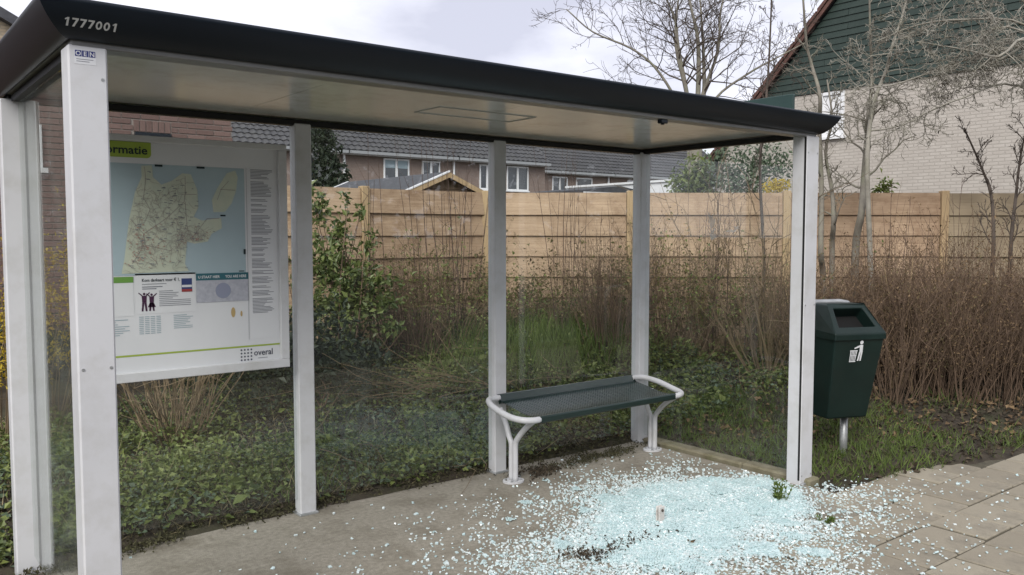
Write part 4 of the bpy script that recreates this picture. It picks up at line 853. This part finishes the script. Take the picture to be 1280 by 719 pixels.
# forsythia with yellow blossom at the left end
def twiggy(name, label, cat, base, n, hgt_, spread, r, m, flowers=None, nf=0, fl=.03, group=None, side=3, lean=(0, 0), sl_=.25, w=.06, rb=.08, fw2=.5, lo_=.3):
    t = empty(name, base); tag(t, label, cat, group); mb = MB(); F = []
    for k in range(n):
        a = rg.random()*6.283; h_ = hgt_*(.6+.4*rg.random()); sp = spread*(.25+.75*rg.random()); b = np.array(base)+(rb*math.cos(a)*rg.random(), rb*math.sin(a)*rg.random(), -.03)
        d = np.array((math.cos(a)*sp+lean[0], math.sin(a)*sp+lean[1], 1.0)); P, _ = walk(b, d, h_*math.hypot(1, sp), 6, w, .05, rg); mb.tube(P, r*(.6+.6*rg.random()), r*.25, 4, cap=False)
        for q in range(side):
            f = (.25+.75*rg.random())*5.99; i = int(f); p = P[i]+(P[min(i+1, 6)]-P[i])*(f-i); Q, _ = walk(p, nrm3(P[min(i+1, 6)]-P[i])+rg.normal(size=3)*.5, h_*sl_*(.4+rg.random()), 4, .15, .05, rg); mb.tube(Q, r*.4, r*.16, 3, cap=False)
            if nf: F.append(Q[1:])
        if nf: F.append(P[2:])
    mb.build('stems', MATS[m], t)
    if nf:
        pts = np.vstack(F); pts = pts[pts[:, 2] > base[2]+lo_*hgt_]; pts = pts[rg.integers(0, len(pts), nf)]+rg.normal(size=(nf, 3))*.02; f = MB(); f.leaves(pts, fl*(.6+.8*rg.random(nf)), fl*fw2*(.6+.8*rg.random(nf))); f.build('blossom' if 'yellow' in flowers else 'leaves', MATS[flowers], t)
    return t
twiggy('forsythia', 'forsythia shrub in yellow blossom behind the left end of the shelter', 'shrub', g0(62, 6.9), 26, 1.85, .42, .006, 'stem_brown', 'leaf_yellow', 2400, .036, side=5, w=.09)
twiggy('forsythia', 'yellow flowering branches left of the corner post of the shelter', 'shrub', g0(-5, 6.4), 22, 1.5, .4, .006, 'stem_brown', 'leaf_yellow', 1700, .036, side=5, w=.09)
twiggy('coppiced_shrub', 'cut back shrub of many tan stems fanning up below the information board', 'shrub', g0(212, 6.5), 64, 1.25, .72, .0075, 'stem_brown', side=3, sl_=.35, rb=.2, w=.13)
twiggy('coppiced_shrub', 'leaning clump of pale branching stems behind the right end glass', 'shrub', g0(958, 8.5), 26, 2.15, .6, .010, 'stem_brown', side=5, lean=(-.14, .05), rb=.14, w=.11)
twiggy('twig_shrub', 'dark dense twig bush behind the end of the bench', 'shrub', g0(768, 8.6), 120, 1.25, .42, .005, 'bark_brown', 'leaf_litter', 350, .02, side=5, rb=.3)
twiggy('twig_shrub', 'dark dense twig bush between the middle glass panes and fence', 'shrub', g0(520, 8.5), 90, 1.15, .5, .005, 'bark_brown', 'leaf_olive', 700, .03, side=5, rb=.3)
twiggy('twig_shrub', 'sparse upright shrub between the bench and fence with dead leaves', 'shrub', g0(850, 9.0), 70, 1.5, .35, .005, 'bark_brown', 'leaf_litter', 500, .025, side=4, rb=.4)
for lab, px, d, n, h_ in (('cluster of tall thin dark whips before the left fence panels', 548, 8.9, 16, 2.6), ('pair of tall thin whips next to the tall glossy shrub', 466, 8.4, 5, 2.6), ('thin whips crossing the fence just right of the middle post', 700, 9.0, 8, 2.5), ('thin bent whips in front of the fence behind the bench', 740, 9.1, 9, 1.8), ('thin whips rising along the right glass wall', 888, 9.1, 10, 2.4), ('thin whips standing by the smeared spot on the glass', 915, 9.2, 7, 2.2), ('thin whips before the fence panel right of the shelter', 1120, 9.3, 9, 2.3), ('thin dark whips near the grey fence panel', 1190, 9.3, 7, 2.0), ('short thin whips left of the middle fence post', 590, 9.0, 8, 2.0)):
    twiggy('whip_shrub', lab, 'shrub', g0(px, d), n, h_, .09, .0065, 'whip', side=2, sl_=.14, rb=.28, w=.035)
BR = [('tangled bramble between the glossy shrub and the fence', 500, 8.9, 1.0), ('olive bramble behind the left middle glass under tall whips', 560, 8.6, 1.05), ('leafy bramble against the left fence panel by its corner post', 600, 9.2, .95), ('bramble tangle behind the middle post of the shelter', 650, 9.4, .7), ('low green bramble between bench and fence', 700, 9.4, .6), ('bramble thicket above the bench end in front of the fence', 735, 9.3, 1.05), ('brown bramble against the fence behind the right corner post', 800, 9.2, 1.1), ('dense bramble behind the smeared end glass', 845, 8.8, 1.0), ('olive bramble under the smeared spot on the glass', 895, 9.2, 1.1), ('bramble behind the leaning clump of pale stems', 935, 9.3, 1.15), ('bramble behind the right front post of the shelter', 985, 9.2, 1.15)]
for k, (lab, px, d, h_) in enumerate(BR):
    twiggy('bramble', lab, 'shrub', g0(px, d), 42, h_*.98, .75, .0042, 'stem_brown' if k % 2 else 'bark_brown', ('leaf_olive', 'leaf_ivy', 'leaf_hedge')[k % 3], 900, .036, side=6, sl_=.4, rb=.42, w=.16, lo_=.05, fw2=.6)
# brown dormant hedge at the right
protos = [twiggy('dormant_shrub', 'brown leafless shrub in the dense hedge row behind the litter bin', 'shrub', (0, 0, 0), 54, 1.18, .45, .0050, 'bark_brown', lf_, 1300, .024, group='brown dormant hedge shrubs', side=9, sl_=.32, rb=.26, w=.09, lo_=.05) for lf_ in ('leaf_brown', 'leaf_hedge', 'leaf_brown')]
spots = [(x, d) for d, xs in ((7.75, (1122, 1168, 1212, 1258, 1302)), (8.3, (1030, 1075, 1120, 1160, 1200, 1245, 1290, 1330)), (8.95, (1000, 1045, 1085, 1130, 1175, 1220, 1262, 1305))) for x in xs]
for k, (x, d) in enumerate(spots):
    o = protos[k] if k < 3 else copy_tree(protos[k % 3])
    p = g0(x+rg.normal()*6, d+rg.normal()*.08); o.location = p; o.rotation_euler = (0, 0, rg.random()*6.28); s = .85+.35*rg.random(); o.scale = (s*1.05, s*1.05, s*(.78+.42*rg.random()))
for lab, px, d in (('pale bare upright stems among the brown hedge behind the bin', 1128, 8.1), ('pale upright stems in the hedge beyond the litter bin', 1150, 8.0)): twiggy('pale_stems', lab, 'shrub', g0(px, d), 4, 1.35, .2, .012, 'stem_tan', side=1, sl_=.2, w=.03)

# unseen trees across the road, added to block sky reflections in the glass
x = rg.uniform(-45, 45, 26000); z = rg.random(26000)**.8*7.5*(.75+.25*vnoise(x, x*0, .35)); y = -15-rg.random(26000)*3.5; mb = MB(); mb.leaves(np.stack([x, y, z], -1), .5*(.6+.8*rg.random(26000)), .32); tag(mb.build('unseen_tree_belt', MATS['hedge_leaf']), 'unseen belt of trees added across the road to block sky reflections', 'trees', kind='stuff')
# ------------------------------------------------------------------ GROUND COVER
def scatter(n, x0, x1, y0, y1, keep):
    x = rg.uniform(x0, x1, n); y = rg.uniform(y0, y1, n); k = keep(x, y) & ~((x > -1.3) & (x < 4.38) & (y < 1.475)); return x[k], y[k]
def behind(x, y): return (depth_of(x, y) < 9.75) & ~((x < 5.2) & (y > 4.7)) & (y > edge_y(x)-.02)
def cover(name, label, cat, n, x0, x1, y0, y1, keep, L_, m, zmax=.08, W_=.7, up=None):
    x, y = scatter(n, x0, x1, y0, y1, keep); z = hgt(x, y)+rg.random(len(x))*zmax*(.6+.7*np.clip(vnoise(x, y, 2.7)+.3, 0, 1)); mb = MB(); s = .55+.9*rg.random(len(x))
    d = rg.normal(size=(len(x), 3)); d[:, 2] = np.abs(d[:, 2])*.5; mb.leaves(np.stack([x, y, z], -1), L_*s, L_*W_*s, N=np.array((0, 0, 1.8)), dirs=d); tag(mb.build(name, MATS[m]), label, cat, kind='stuff')
cover('ivy_ground_cover', 'low green ivy and weeds covering the ground behind the glass', 'ground cover', 62000, -2.2, 7.2, 1.45, 4.8, lambda x, y: behind(x, y) & (vnoise(x, y, 1.6)+.35*rg.normal(size=len(x)) > -.12), .038, 'leaf_ivy', .17)
cover('blue_green_weeds', 'bluish green weed leaves among the ivy', 'ground cover', 26000, -2.2, 6.5, 1.45, 4.6, lambda x, y: behind(x, y) & (vnoise(x+4, y+1, 1.3)+.3*rg.normal(size=len(x)) > .15), .036, 'leaf_blue', .13)
cover('broad_weeds', 'clumps of broad leaved weeds among the ivy', 'ground cover', 9000, -2, 6.8, 1.5, 4.6, lambda x, y: behind(x, y) & (vnoise(x+9, y+2, 2.6)+.25*rg.normal(size=len(x)) > .55), .075, 'leaf_ivy', .16, .6)
cover('leaf_litter', 'brown dead leaves lying on the soil around the shrubs', 'leaf litter', 38000, -2.2, 10, -1, 4.8, lambda x, y: behind(x, y) & (rg.random(len(x)) < .8), .040, 'leaf_litter', .03)
cover('pale_litter', 'pale dry leaf scraps scattered under the hedge', 'leaf litter', 5000, 3.8, 10, -1, 4.0, lambda x, y: behind(x, y) & (depth_of(x, y) > 6.6), .045, 'leaf_brown', .05)
def blades(name, label, n, x0, x1, y0, y1, keep, h_, m, lean=.5, wd=.004):
    x, y = scatter(n, x0, x1, y0, y1, keep); k = len(x); d = rg.normal(size=(k, 3))*lean; d[:, 2] = 1; s = .5+rg.random(k); mb = MB()
    mb.leaves(np.stack([x, y, hgt(x, y)-.01], -1), h_*s, wd*(.7+.6*rg.random(k)), dirs=d, droop=0); tag(mb.build(name, MATS[m]), label, 'grass', kind='stuff')
blades('grass_patch', 'rough green grass around the foot of the litter bin', 15000, 4.37, 7.6, -.6, 2.3, lambda x, y: behind(x, y) & (depth_of(x, y) < 7.9) & (vnoise(x, y, 1.9)+.5*rg.normal(size=len(x))-.55*(x-5.6) > -.25), .10, 'grass', .55, .006)
blades('meadow_grass', 'thin green grass growing among the weeds behind the shelter', 11000, -2, 7, 1.5, 4.7, lambda x, y: behind(x, y) & (vnoise(x-2, y+5, 1.2) > .05), .16, 'grass', .5, .006)
blades('lawn_tuft', 'taller bright grass tuft beside the middle post behind glass', 9000, 3.2, 6.6, 2.4, 4.7, lambda x, y: behind(x, y) & (np.hypot((x-4.9)/1.1, (y-3.4)/.7)+.2*rg.normal(size=len(x)) < 1), .26, 'grass', .3, .008)
blades('dry_grass', 'dry straw stalks and dead grass among the weeds', 1500, -2, 8, 1.5, 4.7, lambda x, y: behind(x, y), .26, 'grass_dry', .75, .004)
blades('thatch', 'matted dead grass and old stalks lying between the weeds', 42000, -2, 8.5, 1.45, 4.8, lambda x, y: behind(x, y) & (vnoise(x+7, y-3, 1.5)+.4*rg.normal(size=len(x)) > -.15), .075, 'thatch', 1.6, .006)
mb = MB()
for k in range(190):
    x, y = scatter(1, -1.5, 8.5, 1.5, 4.6, lambda x, y: behind(x, y) & (depth_of(x, y) > 5.6))
    if len(x):
        p = (x[0], y[0], float(hgt(x[0], y[0]))+.01+.15*rg.random()); a = rg.random()*6.28; P, _ = walk(p, (math.cos(a), math.sin(a), .45*rg.random()), .25+.55*rg.random(), 6, .22, -.03, rg); P[:, 2] = np.maximum(P[:, 2], hgt(P[:, 0], P[:, 1])+.005); mb.tube(P, .0028, .0012, 3, cap=False)
tag(mb.build('fallen_twigs', MATS['stem_brown']), 'fallen pale twigs and arching dead stems over the weeds', 'twigs', kind='stuff')
# brushwood pile and moss along the floor edge
b = g0(560, 7.4); mb = MB()
for k in range(34): a = rg.normal()*.5+2.6; P, _ = walk(b+(rg.normal()*.3, rg.normal()*.2, .08+.15*rg.random()), (math.cos(a), math.sin(a), .25*rg.random()), .7+.6*rg.random(), 6, .2, -.03, rg); mb.tube(P, .004, .0015, 3, cap=False)
tag(mb.build('brushwood', MATS['stem_brown'], loc=b), 'loose heap of dry cut branches behind the middle glass pane', 'brushwood')
def edge_scatter(n):
    x = rg.uniform(-.6, 4.2, n); return x, 1.50-.18*np.clip(.9-x, 0, 2)+rg.normal(size=n)*.045+.02*vnoise(x, x*0, 6)
x, y = edge_scatter(5200); kp = vnoise(x, y, 4)+.3 > 0; x, y = x[kp], y[kp]; mb = MB(); mb.leaves(np.stack([x, y, .004+rg.random(len(x))*.03], -1), .022*(.5+rg.random(len(x))), .012); tag(mb.build('moss_edge', MATS['moss']), 'dark moss and rotted leaves along the back floor edge', 'moss', kind='stuff')
def blotch(name, label, px, py, rx, ry, n, m='leaf_litter', L_=.022):
    c = on(px, py, 2, 0); x = c[0]+rg.normal(size=n)*rx; y = c[1]+rg.normal(size=n)*ry; k = vnoise(x, y, 9)+.2 > -.1; x, y = x[k], y[k]; mb = MB(); mb.leaves(np.stack([x, y, .003+.02*rg.random(len(x))], -1), L_*(.5+rg.random(len(x))), L_*.55); tag(mb.build(name, MATS[m]), label, 'debris', kind='stuff')
blotch('leaf_debris', 'dark rotted leaves and moss lying under the bench', 745, 572, .28, .06, 1500, 'moss', .018); blotch('leaf_debris', 'dark debris beside the left foot of the bench', 672, 592, .10, .06, 600); blotch('leaf_debris', 'dark leaf scraps in the middle of the shattered glass', 745, 692, .13, .05, 420); blotch('leaf_debris', 'small dark scraps in front of the glass heap', 815, 672, .12, .05, 160)

# ------------------------------------------------------------------ SHATTERED GLASS
core = np.array([on(x, y, 2, 0)[:2] for x, y in [(700, 612), (770, 595), (860, 603), (935, 595), (992, 606), (1003, 632), (1045, 668), (1095, 700), (1115, 745), (880, 790), (600, 770), (615, 712), (660, 676), (722, 655), (742, 640), (712, 625)]])
def inpoly(x, y, P):
    c = np.zeros(len(x), bool); j = len(P)-1
    for i in range(len(P)):
        (xi, yi), (xj, yj) = P[i], P[j]; c ^= ((yi > y) != (yj > y)) & (x < (xj-xi)*(y-yi)/(yj-yi+1e-12)+xi); j = i
    return c
ctr = on(875, 632, 2, 0)[:2]; ctr2 = on(820, 685, 2, 0)[:2]; ctr3 = on(960, 625, 2, 0)[:2]
def mound(x, y): return .030*np.exp(-((x-ctr[0])**2/.34+(y-ctr[1])**2/.12))+.016*np.exp(-((x-ctr2[0])**2/.10+(y-ctr2[1])**2/.08))+.02*np.exp(-((x-ctr3[0])**2/.05+(y-ctr3[1])**2/.05))
def granules(x, y, z, s, mname, name, label):
    n = len(x); B = np.array([(a, b, c) for a in (-.5, .5) for b in (-.5, .5) for c in (-.5, .5)]); s = s*np.clip(np.exp(.25*rg.normal(size=n)), .5, 1.6); S_ = np.stack([s*(.6+.8*rg.random(n)), s*(.5+.6*rg.random(n)), s*(.35+.35*rg.random(n))], -1)
    V = B[None]*S_[:, None]*(1+.35*rg.normal(size=(n, 8, 3))*.5); ax = rg.normal(size=(n, 3))*.30; ax[:, 2] = rg.random(n)*6.28
    cz, sz = np.cos(ax[:, 2]), np.sin(ax[:, 2]); cx_, sx = np.cos(ax[:, 0]), np.sin(ax[:, 0]); cy_, sy = np.cos(ax[:, 1]), np.sin(ax[:, 1]); Z, O = np.zeros(n), np.ones(n)
    Rz = np.stack([cz, -sz, Z, sz, cz, Z, Z, Z, O], -1).reshape(n, 3, 3); Rx = np.stack([O, Z, Z, Z, cx_, -sx, Z, sx, cx_], -1).reshape(n, 3, 3); Ry = np.stack([cy_, Z, sy, Z, O, Z, -sy, Z, cy_], -1).reshape(n, 3, 3)
    V = np.einsum('nij,nkj->nki', Rz@Rx@Ry, V)+np.stack([x, y, z+S_[:, 2]*.45], -1)[:, None]
    b = np.arange(n)[:, None, None]*8; F = np.array([(0, 1, 3, 2), (4, 6, 7, 5), (0, 4, 5, 1), (2, 3, 7, 6), (0, 2, 6, 4), (1, 5, 7, 3)])[None]+b
    mb = MB(); mb.add(V.reshape(-1, 3), F.reshape(-1, 4)); tag(mb.build(name, MATS[mname]), label, 'broken glass', kind='stuff')
lo, hi = core.min(0), core.max(0)
bedm = MB(); st = .0125; X_, Y_ = np.meshgrid(np.arange(lo[0], hi[0], st), np.arange(lo[1], hi[1], st)); X_ = X_.ravel(); Y_ = Y_.ravel()
k = inpoly(X_+.03*rg.normal(size=len(X_)), Y_+.03*rg.normal(size=len(X_)), core) & (mound(X_, Y_)+.004*vnoise(X_, Y_, 8)+.0025*rg.normal(size=len(X_)) > .0085); X_, Y_ = X_[k], Y_[k]; nn = len(X_)
off_ = np.array([(0, 0), (1, 0), (1, 1), (0, 1)])*st*.93; Q = np.stack([X_, Y_], -1)[:, None]+off_[None]+rg.normal(size=(nn, 4, 2))*.002; zb_ = (mound(X_, Y_)*.75+.002)[:, None]+rg.normal(size=(nn, 4))*.0018
V = np.concatenate([np.concatenate([Q, zb_[..., None]+.004], -1), np.concatenate([Q, zb_[..., None]*0+.0005], -1)], 1)
F = np.array([(0, 1, 2, 3), (0, 4, 5, 1), (1, 5, 6, 2), (2, 6, 7, 3), (3, 7, 4, 0)])[None]+np.arange(nn)[:, None, None]*8
bedm.add(V.reshape(-1, 3), F.reshape(-1, 4)); tag(bedm.build('glass_bed', MATS['crazed']), 'thick bed of crazed pale blue glass under the loose granules', 'broken glass', kind='stuff')
n = 120000; x = rg.uniform(lo[0], hi[0], n); y = rg.uniform(lo[1], hi[1], n); x2 = x+.05*rg.normal(size=n); y2 = y+.05*rg.normal(size=n)
den = .16+.84*np.clip((mound(x, y)-.002)/.012, 0, 1); den *= 1-.85*np.exp(-(((x-on(745, 690, 2, 0)[0])/.13)**2+((y-on(745, 690, 2, 0)[1])/.06)**2)); den *= np.clip(1.05+.5*vnoise(x, y, 5), .25, 1)
k = inpoly(x2, y2, core) & (rg.random(n) < den); x, y = x[k], y[k]
granules(x, y, mound(x, y)*(.3+.7*rg.random(len(x))), .0088, 'granule', 'glass_granules', 'heap of pale shattered safety glass granules before the bench')
n = 15000; x = np.concatenate([ctr[0]+rg.normal(size=n)*.62, ctr2[0]+rg.normal(size=n//2)*.7]); y = np.concatenate([ctr[1]-.1+rg.normal(size=n)*.45, ctr2[1]+rg.normal(size=n//2)*.42]); k = (y < 1.38) & ~((x > 4.2) & (y > -.1)) & (y > -2) & (y < edge_y(x)+.1+9*(x < 4.2)) & (vnoise(x, y, 4)+.6*rg.normal(size=len(x)) > -.1); x, y = x[k], y[k]
z = np.where((y < -.6), .006, .001); granules(x, y, z, .0095, 'granule', 'scattered_glass', 'loose glass crumbs strewn around the heap over floor and slabs')
n = 900; x = rg.uniform(.3, 5.6, n); y = rg.uniform(-2.2, 1.35, n); k = ~((x > 4.2) & (y > edge_y(x))) & (rg.random(n) < np.clip(1.15-.25*np.hypot(x-3.1, y+.1), .1, 1)); x, y = x[k], y[k]
granules(x, y, np.where(y < -.6, .006, .001), .011, 'granule', 'stray_glass', 'stray single glass crumbs far out on the concrete and paving')
# larger sheets that still hang together
def crazed_sheet(c, r, seed, z0):
    g = np.random.default_rng(seed); t = MB(); st = .0125; a0 = g.random()*3.14; lob = g.random(5)*.5; nn = int(r/st)+1; tilt = g.normal(size=2)*.012; edges = [(a+g.normal()*.35, r*(.35+.75*g.random())) for a in np.arange(6)*math.pi/3]
    for i in range(-nn, nn+1):
        for j in range(-nn, nn+1):
            u, v = i*st, j*st*1.05
            if any(u*math.cos(a)+v*math.sin(a) > d_ for a, d_ in edges): continue
            ca, sa = math.cos(a0), math.sin(a0); h_ = float(mound(c[0]+u*ca-v*sa, c[1]+u*sa+v*ca))*.92+.004+.003*math.sin(u*16+lob[3]*7)*math.cos(v*14)+tilt[0]*u+tilt[1]*v; h_ = max(.002, h_)
            q = np.array([(u, v), (u+st, v), (u+st, v+st), (u, v+st)])+g.normal(size=(4, 2))*.0022; mid = q.mean(0); q = mid+(q-mid)*.9; ca, sa = math.cos(a0), math.sin(a0)
            q = np.stack([q[:, 0]*ca-q[:, 1]*sa, q[:, 0]*sa+q[:, 1]*ca], -1)+c; hh = h_+g.normal(size=4)*.0012
            t.add(np.vstack([np.c_[q, hh+.005], np.c_[q, hh]]), [(0, 1, 2, 3), (0, 4, 5, 1), (1, 5, 6, 2), (2, 6, 7, 3), (3, 7, 4, 0)])
    if t.n: tag(t.build('glass_sheet', MATS['crazed'], loc=(c[0], c[1], z0)), 'crazed piece of shattered pane still holding together in the glass heap', 'glass sheet', 'crazed glass pieces in the heap')
for k, (px, py, r) in enumerate([(930, 608, .17), (965, 615, .15), (905, 620, .16), (870, 640, .18), (960, 640, .18), (920, 655, .19), (985, 655, .15), (850, 665, .14), (900, 680, .18), (960, 690, .18), (780, 640, .12), (735, 640, .08), (760, 625, .10), (700, 683, .075), (812, 705, .14), (830, 700, .12), (870, 712, .16), (1015, 690, .12), (800, 618, .10), (660, 628, .05), (640, 650, .05), (770, 700, .09), (890, 600, .10), (1000, 672, .12), (720, 612, .06), (683, 600, .05), (940, 632, .14), (840, 628, .12)]):
    c = on(px, py, 2, 0)[:2]; crazed_sheet(c, r*.8, 100+k, float(mound(*c))*.92)
# floor clamp that held the missing pane
cl = empty('floor_clamp', (2.912, 0, 0)); tag(cl, 'small white rusty clamp standing upright in the shattered glass', 'clamp')
mb = MB(); mb.bbox((2.888, -.014, 0), (2.936, -.003, .105), .004); mb.bbox((2.888, .004, 0), (2.936, .015, .105), .004); mb.build('jaws', MATS['clamp'], cl)
mb = MB(); mb.tube([(2.912, -.02, .082), (2.912, -.0141, .082)], .008, sides=6); mb.build('bolt', MATS['bark_dark'], cl); mb = MB(); mb.bbox((2.88, -.03, .0), (2.945, .03, .008), .003); mb.build('foot', MATS['clamp'], cl)
# brown leaf on the heap and weed by the post
c = on(862, 683, 2, 0); mb = MB(); mb.leaves([c+(0, 0, .03), c+(.01, .01, .032)], .045, .03); tag(mb.build('fallen_leaf', MATS['leaf_brown'], loc=c), 'single brown dead leaf lying on the glass heap', 'leaf')
def weed(px, py, n, h_, label):
    c = on(px, py, 2, 0); mb = MB(); t = empty('weed', c); tag(t, label, 'weed', None); d = rg.normal(size=(n, 3))*.42; d[:, 2] = 1; P = []; D_ = []
    for k in range(n):
        P_, _ = walk(c+rg.normal(size=3)*(.018, .018, 0), d[k], h_*(.6+.5*rg.random()), 4, .1, .08, rg); mb.tube(P_, .002, .001, 3)
        for q in range(9): i = rg.integers(1, 5); P.append(P_[i]); v = rg.normal(size=3)*.8; v[2] = abs(v[2])+.6; D_.append(v)
    mb.build('stems', MATS['leaf_ivy'], t); l = MB(); l.leaves(P, .032, .011, dirs=D_); l.build('leaves', MATS['grass'], t)
weed(972, 629, 15, .13, 'small green weed growing beside the right front post of the shelter'); weed(1034, 656, 5, .04, 'tiny weed sprouting in a joint between paving slabs'); weed(372, 468, 3, .05, 'tiny sprig behind the glass near the board') if 0 else None
